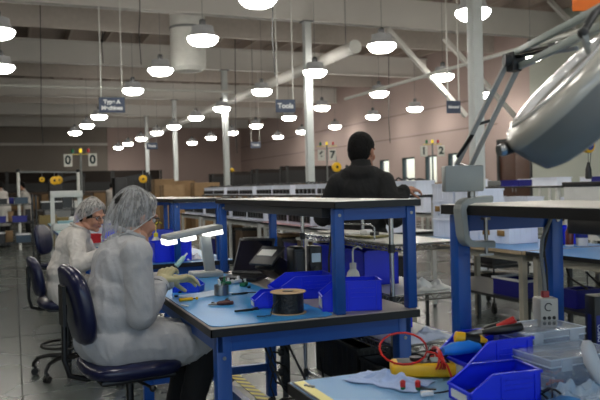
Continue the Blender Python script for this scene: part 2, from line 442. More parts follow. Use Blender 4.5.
bA2 = bench(-.07, 2.70, 1.95, .971, 'blue workbench at the farther woman in the hair net', s1=.53, s2=.87)
# antistatic mat on bench A (rounded near corner), tape on bench B
def mat_sheet(x0, y0, x1, y1, r, name, m, z, t, label):
    poly = []
    for cx, cy, a0 in ((x1-r, y0+r, -90), (x1-r, y1-r, 0), (x0+r, y1-r, 90), (x0+r, y0+r, 180)):
        for k in range(7): a = math.radians(a0+15*k); poly.append((cx+r*math.cos(a), cy+r*math.sin(a)))
    return tag(MB().prism(poly, t, (0, 0, z+t/2), V((1, 0, 0)), V((0, 1, 0))).build(name, m), label, 'mat')
mat_sheet(.012, .03, .566, 1.9, .05, 'bench_mat', blue_mat, T, .003, 'blue antistatic mat with rounded corners under the wire spool')
tp = thing('edge_tape', 'pale yellow and dark tape along the left edge of the foreground bench', 'tape', (.0, -1.95, T))
MB().b2((.014, 0, .0005), (.045, 1.07, .0016)).build('tape_strip', pale_yellow, tp)
MB().b2((.006, 0, .0005), (.0135, 1.07, .0014)).build('dark_strip', black_edge, tp)
for k in range(3): MB().cyl((.03+.006*k, 1.02-.012*k, .0016), (.03+.006*k, 1.02-.012*k, .006), .006, n=8).build('stud', steel, tp)

# ------------------------------------------------------------------ task chairs
ZF = -.16     # floor level while building; worktops stand .92 m above it
def chair(loc, rz, label, seat_z=.555, back_lo=.10, back_h=.36, ring_z=.12):
    o = thing('task_chair', label, 'chair', (loc[0], loc[1], ZF), rz, 'navy task chairs')
    seat_z -= ZF; ring_z -= ZF
    # seat faces +x
    def seat_fn():
        b = MB(); R_ = []
        for z, k in ((-.065, .86), (-.055, .95), (-.03, 1), (-.012, .985), (0, .93), (.004, .7), (.0, .02)):
            pts = []
            for i in range(28):
                a = 2*PI*i/28; c_, s_ = math.cos(a), math.sin(a)
                pts.append((math.copysign(abs(c_)**.62, c_)*.225*k, math.copysign(abs(s_)**.62, s_)*.235*k, seat_z+z+(-.012*max(0, c_)**2)))
            R_.append(b.ring(pts))
        return b.skin(R_)
    seat_fn().build('seat', navy_vinyl, o, ang=60)
    MB().b2((-.17, -.18, seat_z-.085), (.17, .18, seat_z-.06), bev=.01).build('seat_pan', black_pl, o)
    b = MB(); zc = seat_z+back_lo+back_h/2; R_ = []
    for t_, k in ((-.034, .78), (-.03, .92), (-.012, 1), (.012, 1), (.028, .94), (.034, .8), (.035, .02)):
        pts = []
        for i in range(32):
            a = 2*PI*i/32; c_, s_ = math.cos(a), math.sin(a)
            y = math.copysign(abs(c_)**.7, c_)*.205*k; z = math.copysign(abs(s_)**.7, s_)*back_h/2*k
            x = -.235+t_+.35*y*y-.16*z*z+.05*z*0
            pts.append((x-.10*(z/back_h)*.6, y, zc+z))
        R_.append(b.ring(pts))
    b.skin(R_).build('backrest', navy_vinyl, o, ang=60)
    s = MB(); s.tube([(-.05, 0, seat_z-.075), (-.2, 0, seat_z-.08), (-.27, 0, seat_z-.055), (-.29, 0, seat_z+.02), (-.285, 0, zc)], .013, n=10)
    s.b2((-.30, -.05, zc-.09), (-.285, .05, zc+.09)); s.build('back_support', black_pl, o)
    l = MB().tube([(.0, -.1, seat_z-.09), (.03, -.2, seat_z-.10), (.03, -.26, seat_z-.095)], .007, n=8); l.ball((.03, -.27, seat_z-.095), .016, n=10); l.build('lever', black_pl, o)
    g = MB().cyl((0, 0, .12), (0, 0, seat_z-.24), .028); g.cyl((0, 0, seat_z-.24), (0, 0, seat_z-.08), .018); g.build('gas_column', black_pl, o)
    r = MB(); R0 = .205
    r.tube([(R0*math.cos(2*PI*k/32), R0*math.sin(2*PI*k/32), ring_z) for k in range(32)], .011, n=8, closed=True)
    r.cyl((0, 0, ring_z-.02), (0, 0, ring_z+.02), .036)
    for k in range(5):
        a = 2*PI*k/5+.4; r.tube([(.03*math.cos(a), .03*math.sin(a), ring_z), (R0*math.cos(a), R0*math.sin(a), ring_z)], .008, n=6)
    r.build('foot_ring', black_pl, o)
    for k in range(5):
        a = 2*PI*k/5+.15; c_, s_ = math.cos(a), math.sin(a)
        lg = MB().tube([(.02*c_, .02*s_, .15), (.15*c_, .15*s_, .16), (.25*c_, .25*s_, .14), (.285*c_, .285*s_, .10), (.29*c_, .29*s_, .07)], [.022, .018, .016, .015, .013], n=8).build('base_leg', black_pl, o)
        w = MB()
        for q in (-1, 1):
            cc = V((.275*c_-s_*.014*q, .275*s_+c_*.014*q, .028)); dd = V((-s_, c_, 0))*.009
            w.cyl(cc-dd, cc+dd, .028, n=14)
        w.b2((.275*c_-.012, .275*s_-.012, .03), (.275*c_+.012, .275*s_+.012, .075)); w.build('caster', black_pl, lg)
    return o
chair((-.24, .60, 0), .12, 'navy vinyl task chair holding the woman nearest the camera', .555, .085, .36, .12)
chair((-.34, 3.33, 0), .1, 'navy task chair with black foot ring under the farther woman', .47, .03, .32, .09)
chair((-.17, 7.1, 0), -.5, 'dark task chair standing empty far behind, beside the white frame', .42, .1, .4, .08)

# ------------------------------------------------------------------ bins
def bin_(loc, rz, L, W, H, label, m=bin_blue, front=.45, lab=True, group='blue plastic bins', name='parts_bin'):
    """open hopper bin, low mouth towards -x, origin at the bottom centre"""
    o = thing(name, label, 'bin', loc, rz, group)
    t = .004; b = MB()
    b.b2((-L/2, -W/2, 0), (L/2, W/2, t))
    pr = [(-L/2, 0), (L/2, 0), (L/2, H), (-L/2+.32*L, H), (-L/2, H*front)]
    for s in (-1, 1):
        b.prism(pr, t, (0, s*(W/2-t/2), 0))
        b.bar((-L/2+.32*L, s*(W/2), H-.003), (L/2, s*(W/2), H-.003), .008, .008)
        b.bar((-L/2, s*W/2, H*front), (-L/2+.32*L, s*W/2, H-.002), .008, .006)
        for z in (.45, .6, .75): b.b2((-.02*L, s*W/2-.003, H*z-.002), (L*.38, s*W/2+.0025, H*z+.002))
        for x in (-.06, .42): b.b2((x*L-.003, s*W/2-.003, 0), (x*L+.003, s*W/2+.003, H*.95))
    b.b2((L/2-t, -W/2, 0), (L/2, W/2, H)); b.bar((L/2, -W/2-.004, H-.003), (L/2, W/2+.004, H-.003), .008, .008)
    b.b2((-L/2, -W/2, 0), (-L/2+t, W/2, H*front)); b.bar((-L/2, -W/2, H*front), (-L/2, W/2, H*front), .008, .006)
    b.build('tray', m, o)
    if lab:
        MB().b2((-L/2-.003, -W*.34, H*.12), (-L/2-.0005, W*.34, H*front*.82)).build('label_card', label_white, o)
    return o
# ---- bench B goods
b1 = bin_(at(494, 384, Z=.80)*1, -.1, .20, .115, .082, 'blue parts bin at the bottom edge, nearest the camera', bin_blue)
b1.location.z = T
b2 = bin_((.565, -1.028, T), -.03, .22, .165, .11, 'blue parts bin holding screwdrivers and pliers, left of the clear boxes', bin_blue)
# contents of the front bin and the tool bin
tag(MB().box((b1.location.x-.045, b1.location.y, T+.017), (.06, .06, .024), rz=.3, bev=.006).build('foam_block', black_pl), 'small black block lying inside the nearest blue bin', 'block')
def screwdriver(loc, rot, label, c1, c2=black_pl, L=.1, sh=.09):
    o = thing('screwdriver', label, 'screwdriver', loc); o.rotation_euler = rot
    MB().lathe([(.004, 0), (.016, .004), (.018, .02), (.015, .06), (.017, L-.02), (.008, L)], n=14, M=Matrix.Rotation(PI/2, 3, 'Y')).build('handle', c1, o)
    MB().lathe([(.0185, .03), (.0158, .06), (.0172, .075)], n=14, M=Matrix.Rotation(PI/2, 3, 'Y'), cap=False).build('grip_band', c2, o)
    MB().cyl((L, 0, 0), (L+sh, 0, 0), .003, n=8).build('shaft', steel, o)
    return o
screwdriver((.475, -1.005, T+.11), (0, .2, -.35), 'yellow and black screwdriver handle sticking out of the tool bin', yellow)
def pliers(loc, rot, label, c, s=1.0):
    o = thing('pliers', label, 'pliers', loc); o.rotation_euler = rot
    for q in (-1, 1):
        MB().tube([V(p)*s for p in ((-.10, q*.022, 0), (-.07, q*.026, 0), (-.03, q*.016, 0), (0, q*.006, 0))], [.011*s, .012*s, .011*s, .006*s], n=10).build('grip', c, o)
        MB().tube([V(p)*s for p in ((-.004, q*.007, 0), (.02, q*.005, 0), (.05, q*.002, 0))], [.006*s, .006*s, .002*s], n=8).build('jaw', steel, o)
    MB().cyl((0, 0, -.006*s), (0, 0, .006*s), .009*s, n=12).build('pivot', steel, o)
    return o
pliers((.60, -.985, T+.10), (.2, .5, 2.5), 'red handled pliers at the right end of the tool bin', red)
pliers((.56, -1.02, T+.118), (0, .15, 2.8), 'black handled pliers lying across the tool bin', black_pl, 1.15)
o = thing('heat_gun', 'bright blue handle lying low in the tool bin', 'tool', (.48, -1.04, T+.078), -.15)
MB().tube([(-.06, 0, 0), (-.03, 0, .004), (.02, 0, .006), (.06, 0, 0)], [.012, .019, .02, .012], n=12).build('handle', mat('bright_blue_rubber', (.10, .48, .86), .4), o)
MB().tube([(.055, 0, 0), (.1, 0, -.008)], [.017, .016], n=12).build('head', black_pl, o)

# clear organiser boxes
def clear_box(x0, y0, x1, y1, z0, z1, label, parts):
    o = thing('organiser_box', label, 'box', ((x0+x1)/2, (y0+y1)/2, z0), 0, 'clear organiser boxes')
    w, d, h = x1-x0, y1-y0, z1-z0; t = .003
    b = MB(); b.b2((-w/2, -d/2, 0), (w/2, d/2, t))
    for s in (-1, 1):
        b.b2((s*w/2-t/2, -d/2, 0), (s*w/2+t/2, d/2, h-.02)); b.b2((-w/2, s*d/2-t/2, 0), (w/2, s*d/2+t/2, h-.02))
    for k in range(1, 4): b.b2((-w/2+w*k/4-.001, -d/2, 0), (-w/2+w*k/4+.001, d/2, h-.025))
    b.build('tray', clear, o)
    l = MB(); l.b2((-w/2-.005, -d/2-.005, h-.022), (w/2+.005, d/2+.005, h), bev=.006)
    l.build('lid', clear_lid, o)
    e = MB()
    for s in (-1, 1):
        for z in (h-.001, h-.021): e.bar((-w/2-.005, s*(d/2+.005), z), (w/2+.005, s*(d/2+.005), z), .003, .003); e.bar((s*(w/2+.005), -d/2-.005, z), (s*(w/2+.005), d/2+.005, z), .003, .003)
    e.build('lid_rim', mat('frosted_rim', (.80, .85, .90), .3, alpha=.7), o)
    for s in (-.3, .3): MB().b2((s*w-.018, -d/2-.010, h-.035), (s*w+.018, -d/2-.004, h-.002), bev=.002).build('latch', clear_lid, o)
    rnd = random.Random(len(label))
    for k in range(parts):
        x = rnd.uniform(-w*.42, w*.42); y = rnd.uniform(-d*.4, d*.4); a = rnd.uniform(0, 3)
        q = MB().bar((x-.02*math.cos(a), y-.02*math.sin(a), .012+.006*(k % 3)), (x+.02*math.cos(a), y+.02*math.sin(a), .014+.006*(k % 3)), .006, .006)
        ob = q.build('small_part', [label_white, orange, gray_pl, white_pl, steel][k % 5], o)
    return o
clear_box(.655, -1.10, .875, -.95, T+.045, T+.118, 'rear clear plastic organiser box, the higher one beside the tool bin', 10)
clear_box(.66, -1.09, .87, -.96, T, T+.043, 'flat clear organiser box underneath the rear one', 4)
clear_box(.605, -1.265, .845, -1.112, T, T+.082, 'front clear plastic organiser box, right of the nearest blue bin', 22)

# multimeter
mm = thing('multimeter', 'yellow multimeter with red lead wrapped round it', 'multimeter', (.385, -.975, T), -.42)
MB().box((0, 0, .021), (.19, .085, .042), bev=.012, seg=3).build('body', yellow, mm)
MB().box((.0, 0, .0415), (.15, .062, .005), bev=.002).build('face', dark_gray, mm)
MB().box((.045, 0, .0445), (.045, .048, .003)).build('display', lcd, mm)
MB().cyl((-.02, 0, .043), (-.02, 0, .054), .018, n=18).build('dial', black_pl, mm)
ld = thing('test_lead', 'red test lead coiled and looped over the yellow multimeter', 'cable', (.385, -.975, T+.045), -.42)
cl = []
for k in range(70):
    a = 2*PI*k/14; cl.append((.045+.0045*k/14*1.0-.012+.008*math.sin(k*.4), .062*math.cos(a), .004+.030*max(-.9, math.sin(a))))
b = MB().tube([(x, y, z+.0) for x, y, z in cl], .0032, n=6)
b.build('wrapped_wire', red, ld)
lp = [(.02, .05, .02)]
for k in range(17):
    a = PI*.1+2*PI*k/17*.97; lp.append((-.055+.070*math.cos(a), .01+.05*math.sin(a), .032+.036*math.sin(a)))
lp += [(.03, -.05, .03), (.06, -.075, .0), (.07, -.085, -.03)]
MB().tube(lp, .0032, n=6).build('loose_loop', red, ld)
tag(MB().tube([(.425+.032*math.cos(a*.5)*(1+.05*math.sin(a*3)), -1.0+.03*math.sin(a*.5), T+.05+.02*math.sin(a*.7)) for a in range(0, 30)], .0025, n=6).build('black_lead', cable_black), 'black test lead tangled over the yellow multimeter', 'cable')
# crumpled cloth
def crumple(loc, sx, sy, hh, label, m, name, seed, rz=0, cat='cloth'):
    def fn(u, v):
        x, y = (u-.5)*sx, (v-.5)*sy
        e = min(u, 1-u, v, 1-v); k = min(1, e*6)
        n_ = noise.fractal(V((u*3+seed, v*3, seed)), .8, 2, 3)+.5*abs(noise.noise(V((u*7, v*5+seed, seed))))
        rd = math.exp(-((v-.42)/.2)**2)
        return V((x+.02*noise.noise(V((v*4, u*2, seed))), y+.02*noise.noise(V((u*4, 3, seed))), max(.001, hh*(.25+n_*.55)*(.25+.75*k)*(.35+.9*rd))))
    o = MB().sheet(fn, 44, 30, .0012).build(name, m, loc=loc, rz=rz, ang=70)
    return tag(o, label, cat)
cloth_m = mat('pale_blue_cloth', (.62, .70, .85), .8)
crumple((.262, -.99, T+.0015), .23, .13, .042, 'crumpled pale blue cloth left of the yellow multimeter', cloth_m, 'crumpled_cloth', 3, -1.05)
# small connectors
for k, (px, py) in enumerate(((403, 391), (418, 391))):
    p = at(px, py, Z=T)
    o = thing('wire_connector', ['small red and green connector, left of two beside the cloth', 'small red and green connector, right of two beside the cloth'][k], 'connector', p, .4, 'little connectors')
    MB().lathe([(.006, 0), (.007, .012), (.004, .014)], n=10).build('base', green, o)
    MB().lathe([(.0075, .012), (.008, .026), (.004, .03)], n=10).build('cap', red, o)
    MB().tube([(0, 0, .004), (.02, -.01, .003), (.035, -.035, .003)], .0022, n=6).build('wire', black_pl, o)
p = at(427, 396, Z=T)
o = thing('white_plug', 'white plug on a thin black wire at the bottom edge', 'plug', (p.x, p.y, T), -.2)
MB().box((0, 0, .007), (.035, .014, .013), bev=.003).build('housing', white_pl, o)
MB().tube([(.015, 0, .006), (.04, .012, .003), (.07, .02, .003), (.1, .005, .003)], .002, n=6).build('wire', cable_black, o)
# bags of parts and cables at the lower right
bag_m = mat('clear_bag_film', (.80, .88, .95), .15, alpha=.55, coat=.6)
for k, (x, y, rz, lab) in enumerate(((.66, -1.405, .4, 'crinkled clear bag of parts at the lower right, nearer one'), (.635, -1.325, -.3, 'crinkled clear bag of parts at the lower right, farther one'))):
    crumple((x, y, T+.004), .14, .11, .055, lab, bag_m, 'parts_bag', 11+k, rz, 'bag')
tag(MB().tube([(.545+.03*math.cos(a*.4), -1.335+.03*math.sin(a*.45)+.002*a, T+.012+.008*math.sin(a)) for a in range(34)], .003, n=6).build('coiled_wire', cable_black), 'thin black wire coiled beside the clear bags', 'cable')
bl = MB().box((0, 0, .006), (.09, .05, .01), bev=.003).build('blue_pouch', mat('sky_blue_pouch', (.12, .50, .78), .5), loc=(.545, -1.37, T), rz=.2); tag(bl, 'small bright blue pouch on the foreground bench between bin and bags', 'pouch')
# white handset at the right edge
o = thing('handset', 'white curved plastic handset at the right edge of the photo', 'handset', (.715, -1.305, T+.001), .2)
MB().tube([(-.012, .012, .128), (-.016, .008, .115), (-.008, .002, .075), (.012, -.012, .03), (.03, -.02, .018)], [.010, .018, .021, .020, .017], n=14).build('shell', white_pl, o, ang=60)
MB().tube([(.03, -.02, .016), (.07, -.02, .007), (.11, .02, .006)], .006, n=8).build('cable', white_pl, o)
# black box with blue label
o = thing('dispenser_box', 'black upright box with a blue vertical label at the right edge', 'box', (.985, -1.055, T), -.25)
MB().box((0, 0, .1), (.07, .06, .2), bev=.004).build('case', black_pl, o)
lb = MB().box((-.0355, 0, .085), (.001, .02, .11)).build('blue_label', mat('deep_blue_label', (.08, .12, .45), .4), o)
lb = MB().box((-.02, -.0305, .085), (.02, .001, .11)).build('blue_label', mat('deep_blue_label', (.08, .12, .45), .4), o)
text('DESCO', .017, sign_white, o, (-.02, -.0312, .085), (PI/2, -PI/2, 0))
# switch box on the rear post
o = thing('control_box', 'pale grey socket box with dark holes on the rear shelf post', 'control box', (.865, -.945, T+.075), -.25)
MB().box((0, 0, .06), (.062, .06, .105), bev=.006).build('case', mat('warm_grey_case', (.70, .69, .66), .4), o)
MB().tube([(.012*math.cos(k*PI/6)-.004, -.0305, .085+.012*math.sin(k*PI/6)) for k in range(1, 11)], .002, n=6).build('round_mark', dark_gray, o)
for r in range(2):
    for q in range(3): MB().cyl((-.018+.016*q, -.0312, .05-.017*r), (-.018+.016*q, -.029, .05-.017*r), .006, n=10).build('socket', black_pl, o)
for q in (-.014, .014): MB().cyl((q, 0, -.074), (q, 0, .01), .006, n=8).build('foot_pin', white_pl, o)
MB().box((0, 0, .118), (.022, .02, .03), bev=.004).build('red_plug', mat('dull_red_plug', (.62, .22, .22), .5), o)
MB().tube([(0, 0, .13), (.0, .005, .17), (-.004, .015, .24), (.004, .02, .30), (.025, .02, .345), (.035, .02, .365)], .0065, n=8).build('grey_cable', gray_pl, o)
MB().tube([(0.008, 0, .13), (.012, .01, .2), (.010, .022, .26), (.02, .02, .31), (.03, .02, .35)], .004, n=8).build('black_cable', cable_black, o)
# ------------------------------------------------------------------ goods on the middle bench
TM = T+.0032
R_ = V((math.cos(TH), -math.sin(TH), 0)); U_ = V((0, 0, 1)); B_ = V((-math.sin(TH), -math.cos(TH), 0))   # picture right, up, towards the camera
# wire spool
o = thing('wire_spool', 'black wire spool with cardboard flanges near the corner of the middle bench', 'spool', (.405, .185, TM))
MB().cyl((0, 0, .004), (0, 0, .094), .069, n=36).build('wound_wire', mat('black_wire_winding', (.035, .033, .035), .35, bump=.6, bscale=90), o)
for z in (0, .093):
    MB().lathe([(.012 if z else .01, z), (.08, z), (.081, z+.002), (.08, z+.004), (.026, z+.004), (.024, z+.003)], n=36).build('flange', mat('kraft_board', (.72, .60, .46), .7), o)
MB().cyl((0, 0, .0935), (0, 0, .0985), .025, n=20).build('hub_hole', black_pl, o)
MB().tube([(-.06, -.03, .06), (-.085, -.035, .045), (-.09, -.03, .015), (-.1, -.045, .004), (-.13, -.05, .004), (-.16, -.035, .004)], .0028, n=6).build('loose_end', cable_black, o)
bin_((.70, .165, T), -.30, .27, .15, .135, 'tall blue parts bin with a white label, right of the wire spool', front=.5)
bin_((.385, .395, TM), -.15, .15, .10, .075, 'small blue parts bin half hidden behind the wire spool')
bin_((.64, .62, T), -.12, .30, .20, .115, 'wide low blue bin standing behind the wire spool')
tag(MB().box((0, 0, 0), (.12, .13, .05), rz=.1, bev=.008).build('parts_tray', card, loc=(.68, .62, T+.045)), 'tan tray lying inside the wide blue bin behind the spool', 'tray')
def wash_bottle(loc, label, capm, h=.16, r=.036, rz=0):
    o = thing('wash_bottle', label, 'bottle', loc, rz)
    MB().lathe([(r*.95, 0), (r, .006), (r, h*.72), (r*.85, h*.85), (r*.45, h*.95), (r*.42, h)], n=20).build('bottle_body', mat('milky_plastic', (.86, .86, .80), .4), o)
    MB().cyl((0, 0, h*.95), (0, 0, h*1.12), r*.5, n=16).build('cap', capm, o)
    MB().tube([(0, 0, h*1.1), (0, 0, h*1.45), (.006, 0, h*1.55), (.03, 0, h*1.6), (.055, 0, h*1.52)], [.005, .005, .0045, .004, .003], n=8).build('spout', capm, o)
    return o
wash_bottle((.815, .36, T), 'white squeeze bottle with bent white spout behind the tall blue bin', mat('cream_cap', (.85, .84, .78), .4), .165, .033, .1)
# desk lamp
o = thing('desk_lamp', 'grey articulated desk lamp with lit bar head on the middle bench', 'lamp', (.415, 1.70, TM))
MB().box((0, 0, .018), (.20, .14, .036), bev=.008).build('base', mat('lamp_grey', (.62, .63, .62), .4), o)
MB().bar((.03, 0, .03), (.0, 0, .262), .068, .04, bev=.006, hint=V((0, 1, 0))).build('stem', mat('lamp_grey', (.6, .6, .6)), o)
MB().bar((-.27, -.02, .262), (.10, 0, .318), .15, .036, bev=.01).build('head', mat('lamp_grey', (.6, .6, .6)), o)
led = mat('lamp_diffuser', (1, .99, .96), .4, emit=2.2)
MB().bar((.0, -.005, .278), (.10, 0, .290), .14, .036, bev=.004).build('diffuser', led, o)
MB().bar((-.27, -.02, .236), (-.20, -.017, .244), .138, .036, bev=.004).build('diffuser', led, o)
MB().bar((-.15, -.012, .250), (-.07, -.008, .262), .09, .036, bev=.004).build('diffuser', led, o)
MB().tube([(.06, .05, .02), (.12, .06, .01), (.2, .1, .004)], .004, n=6).build('mains_cord', cable_black, o)
# laptop with dark tilted screen
o = thing('laptop', 'dark laptop with tilted screen, right of the desk lamp stem', 'laptop', (.60, 1.44, TM), -.75)
MB().box((0, -.02, .012), (.25, .2, .022), bev=.005).build('keyboard_base', black_pl, o)
M_ = Matrix.Rotation(-.55, 4, 'X')
MB().box((0, .13, .13), (.25, .014, .25), M=M_, bev=.004).build('screen_case', dark_gray, o)
MB().box((0, .1215, .134), (.225, .003, .21), M=M_).build('screen', screen, o)
# black instrument case
o = thing('instrument_case', 'black instrument case tipped open with a pale sheet on top', 'case', (.70, 1.17, TM), .55)
M_ = Matrix.Rotation(.5, 4, 'Y') @ Matrix.Rotation(.1, 4, 'X')
MB().box((0, 0, .09), (.17, .15, .10), M=M_, bev=.006).build('case', black_pl, o)
MB().box((-.07, .0, .165), (.015, .17, .16), M=Matrix.Rotation(.95, 4, 'Y'), bev=.004).build('open_lid', dark_gray, o)
MB().box((-.045, .01, .19), (.006, .11, .09), M=Matrix.Rotation(1.05, 4, 'Y')).build('pale_sheet', label_white, o)
MB().tube([(-.02, -.08, .05), (-.07, -.13, .02), (-.1, -.17, .008), (-.18, -.2, .005), (-.28, -.17, .005)], .004, n=6).build('lead', cable_black, o)
# bench instruments
o = thing('bench_instrument', 'black rounded bench instrument left of the one with a display', 'instrument', (.755, .97, T), .1)
MB().box((0, 0, .115), (.075, .11, .23), bev=.018, seg=3).build('case', black_pl, o)
MB().box((.0, -.056, .12), (.05, .004, .16), bev=.001).build('front_panel', dark_gray, o)
o = thing('test_meter', 'black test meter with a small lit display at the bench rear', 'meter', (.855, .94, T), -.15)
MB().box((0, 0, .115), (.07, .09, .23), bev=.008).build('case', black_pl, o)
MB().box((0, -.046, .165), (.052, .004, .05)).build('display', mat('meter_display', (.52, .60, .66), .2, emit=.25), o)
MB().cyl((0, -.045, .10), (0, -.056, .10), .014, n=16).build('dial', dark_gray, o)
for q in (-.02, 0, .02): MB().cyl((q, -.045, .055), (q, -.051, .055), .006, n=10).build('jack', [red, gray_pl, yellow][int(q*50+1)], o)
o = tag(MB().tube([(.90, .84, T), (.905, .85, T+.16), (.92, .84, T+.3), (.935, .86, T+.4), (.93, .9, T+.44), (.89, .93, T+.4)], .0065, n=8).build('flexible_arm', cable_black), 'black flexible cable curving up behind the front shelf post', 'cable')
# blue box, can, small tools on the mat
b = bin_((.165, 1.10, TM), PI-.5, .15, .115, .07, 'bright blue parts bin beside the gloved hand', mat('bright_blue_bin', (.10, .26, .86), .35), lab=False)
o = thing('metal_can', 'small grey metal can holding tool tips near the blue bin', 'can', (.285, .86, TM))
MB().lathe([(.036, 0), (.038, .002), (.038, .055), (.036, .055), (.035, .006), (.0, .005)], n=24).build('can_body', steel, o)
for k, (x, y, m_) in enumerate(((-.01, .0, steel), (.012, .008, green), (.0, -.014, white_pl))):
    q = thing('tool_tip', ['steel tool tip leaning in the metal can', 'green tool tip leaning in the metal can', 'white tool tip leaning in the metal can'][k], 'tool', (.285+x, .86+y, TM+.0065)); q.rotation_euler = (.3*(k-1), .5-.4*k, 0)
    MB().cyl((0, 0, 0), (0, 0, .085), .005, .003, n=8).build('shaft', m_, q)
    MB().cyl((0, 0, .06), (0, 0, .09), .0075, .006, n=8).build('sleeve', m_, q)
tag(MB().sheet(lambda u, v: V(((u-.5)*.26, (v-.5)*.16, .001+.006*abs(noise.noise(V((u*4, v*4, 2)))))), 20, 14, .0008).build('plastic_sheet', mat('white_film', (.72, .80, .88), .4), loc=(.215, .93, TM), rz=.35) , 'white film sheet lying under the metal can', 'sheet')
o = thing('screwdriver', 'small yellow screwdriver lying on the blue mat', 'screwdriver', (.035, .755, TM+.009), .12)
MB().lathe([(.003, 0), (.009, .003), (.008, .02), (.0085, .07), (.005, .075)], n=12, M=Matrix.Rotation(PI/2, 3, 'Y')).build('handle', yellow, o)
MB().ball((.095, 0, -.001), .008, n=12).build('tip_cap', yellow, o)
MB().cyl((.07, 0, 0), (.1, 0, 0), .0025, n=8).build('shaft', black_pl, o)
pliers((.17, .545, TM+.009), (0, 0, PI+.15), 'long nosed pliers with dark red grips on the blue mat', mat('dark_red_grip', (.30, .13, .13), .5), .8)
for k, (px, py, ln, rz) in enumerate(((247, 311, .06, .1), (256, 309, .05, .8), (244, 294, .07, .1), (227, 300, .04, 1.2))):
    p = at(px, py, Z=TM)
    o = thing('hand_tool', ['short black tool lying just left of the wire spool', 'tilted black clip lying just left of the wire spool', 'dark flat tool lying behind the small blue bin', 'dark bent probe on the blue mat near the can'][k], 'tool', (p.x, p.y, TM+.005), rz)
    MB().bar((-ln, 0, 0), (ln*.3, 0, 0), .012, .009, bev=.002).build('handle', black_pl, o)
    MB().bar((ln*.3, 0, 0), (ln, 0, -.002), .006, .005, bev=.001).build('tip', dark_gray, o)
for k, (px, py) in enumerate(((180, 293), (213, 304), (176, 297), (249, 288), (187, 290))):
    p = at(px, py, Z=TM)
    tag(MB().box((0, 0, .005), (.018, .012, .01), rz=k, bev=.002).build('small_clip', black_pl, loc=(p.x, p.y, TM)), 'tiny black clip lying on the blue mat', 'clip', 'tiny black clips on the mat')
for k, (px, py, m_) in enumerate(((225, 285, green), (236, 283, white_pl), (244, 286, green))):
    p = at(px, py, Z=TM)
    o = thing('circuit_part', ['green circuit part by the metal can', 'white circuit part between two green ones', 'green circuit part below the laptop'][k], 'part', (p.x, p.y, TM), .5*k)
    MB().box((0, 0, .012), (.07, .035, .02), bev=.005).build('board', m_, o); MB().cyl((.02, 0, .02), (.02, 0, .04), .008, n=10).build('component', white_pl, o)
    MB().cyl((-.015, 0, .02), (-.015, 0, .034), .007, n=10).build('component', black_pl, o)
p = at(180, 306, Z=T); tag(MB().box((0, 0, .003), (.05, .014, .005), rz=-1.1, bev=.002).build('white_marker', white_pl, loc=(.03, .60, TM)), 'white marker strip lying along the left bench edge', 'marker')

o = thing('adhesive_tube', 'pale teal tube held up in the gloved hand', 'tube', (.022, .735, .945)); o.rotation_euler = (.3, .75, .6)
MB().lathe([(.012, 0), (.013, .01), (.012, .055), (.006, .065)], n=14).build('tube_body', mat('pale_teal_tube', (.62, .78, .76), .4), o); MB().cyl((0, 0, .063), (0, 0, .085), .005, n=10).build('cap', white_pl, o)
# goods on the farther woman's bench
bin_((.43, 2.925, T), .1, .30, .22, .16, 'large dark blue bin behind the desk lamp', front=.95, lab=False)
bin_((.46, 3.36, T), .1, .24, .2, .225, 'pale violet blue bin behind the large dark blue bin', bin_blue2, front=.95, lab=False)
crumple((.43, 2.925, T+.115), .2, .15, .06, 'crinkled clear bag inside the large dark blue bin', bag_m, 'parts_bag', 4, 0, 'bag')
wash_bottle((.37, 3.16, T), 'clear wash bottle with yellow cap and spout by the farther bench', mat('lemon_cap', (.93, .86, .12), .4), .19, .036, .2)
pliers((.13, 2.80, T+.012), (0, 0, .5), 'red handled pliers lying behind the gloved hand', red, .9)
tag(MB().box((0, 0, .02), (.1, .06, .04), bev=.008).build('black_holder', black_pl, loc=(.02, 2.83, T)), 'black holder on the farther bench near the red pliers', 'holder')
tag(MB().box((0, 0, .05), (.14, .1, .1), bev=.006).build('white_carton', white_pl, loc=(.13, 3.05, T)), 'white carton beside the yellow capped bottle', 'carton')
crumple((.6, 2.9, T+.002), .16, .12, .1, 'rumpled white bag right of the large dark blue bin', mat('white_bag', (.8, .8, .82), .5), 'white_bag', 8, .4, 'bag')

# ------------------------------------------------------------------ wire rack
def zig(b, p, q, z, n, h=.028, r=.0028):
    p, q = V(p), V(q); pts = []
    for k in range(n*2+1):
        c = p.lerp(q, k/(n*2)); c.z = z-(h if k % 2 else 0); pts.append(c)
    b.tube(pts, r, n=5)
    for dz in (0, -h): b.tube([V((p.x, p.y, z+dz)), V((q.x, q.y, z+dz))], .004, n=6)
def wire_rack(x0, y0, x1, y1, levels, top, label, m=chrome, liner=True, wires=20):
    o = thing('wire_rack', label, 'rack', (0, 0, 0))
    for x in (x0, x1):
        for y in (y0, y1):
            q = MB().cyl((x, y, .03), (x, y, top), .0127, n=12).build('post', m, o)
            MB().lathe([(.022, 0), (.022, .012), (.008, .02), (.008, .04)], (x, y, 0), 12).build('foot', black_pl, q)
    for i, z in enumerate(levels):
        b = MB(); n1 = max(3, int((x1-x0)/.055)); n2 = int((y1-y0)/.055)
        zig(b, (x0, y0, 0), (x1, y0, 0), z, n1); zig(b, (x0, y1, 0), (x1, y1, 0), z, n1)
        zig(b, (x0, y0, 0), (x0, y1, 0), z, n2); zig(b, (x1, y0, 0), (x1, y1, 0), z, n2)
        for k in range(1, wires): y = y0+(y1-y0)*k/wires; b.cyl((x0, y, z), (x1, y, z), .0025, n=5)
        s = b.build('wire_shelf', m, o)
        for x in (x0, x1):
            for y in (y0, y1): MB().cyl((x, y, z-.035), (x, y, z+.008), .0185, n=12).build('sleeve', dark_gray, s)
        if liner: MB().b2((x0+.02, y0+.02, z+.003), (x1-.02, y1-.02, z+.006)).build('liner', mat('white_shelf_liner', (.76, .76, .74), .3), s)
    return o
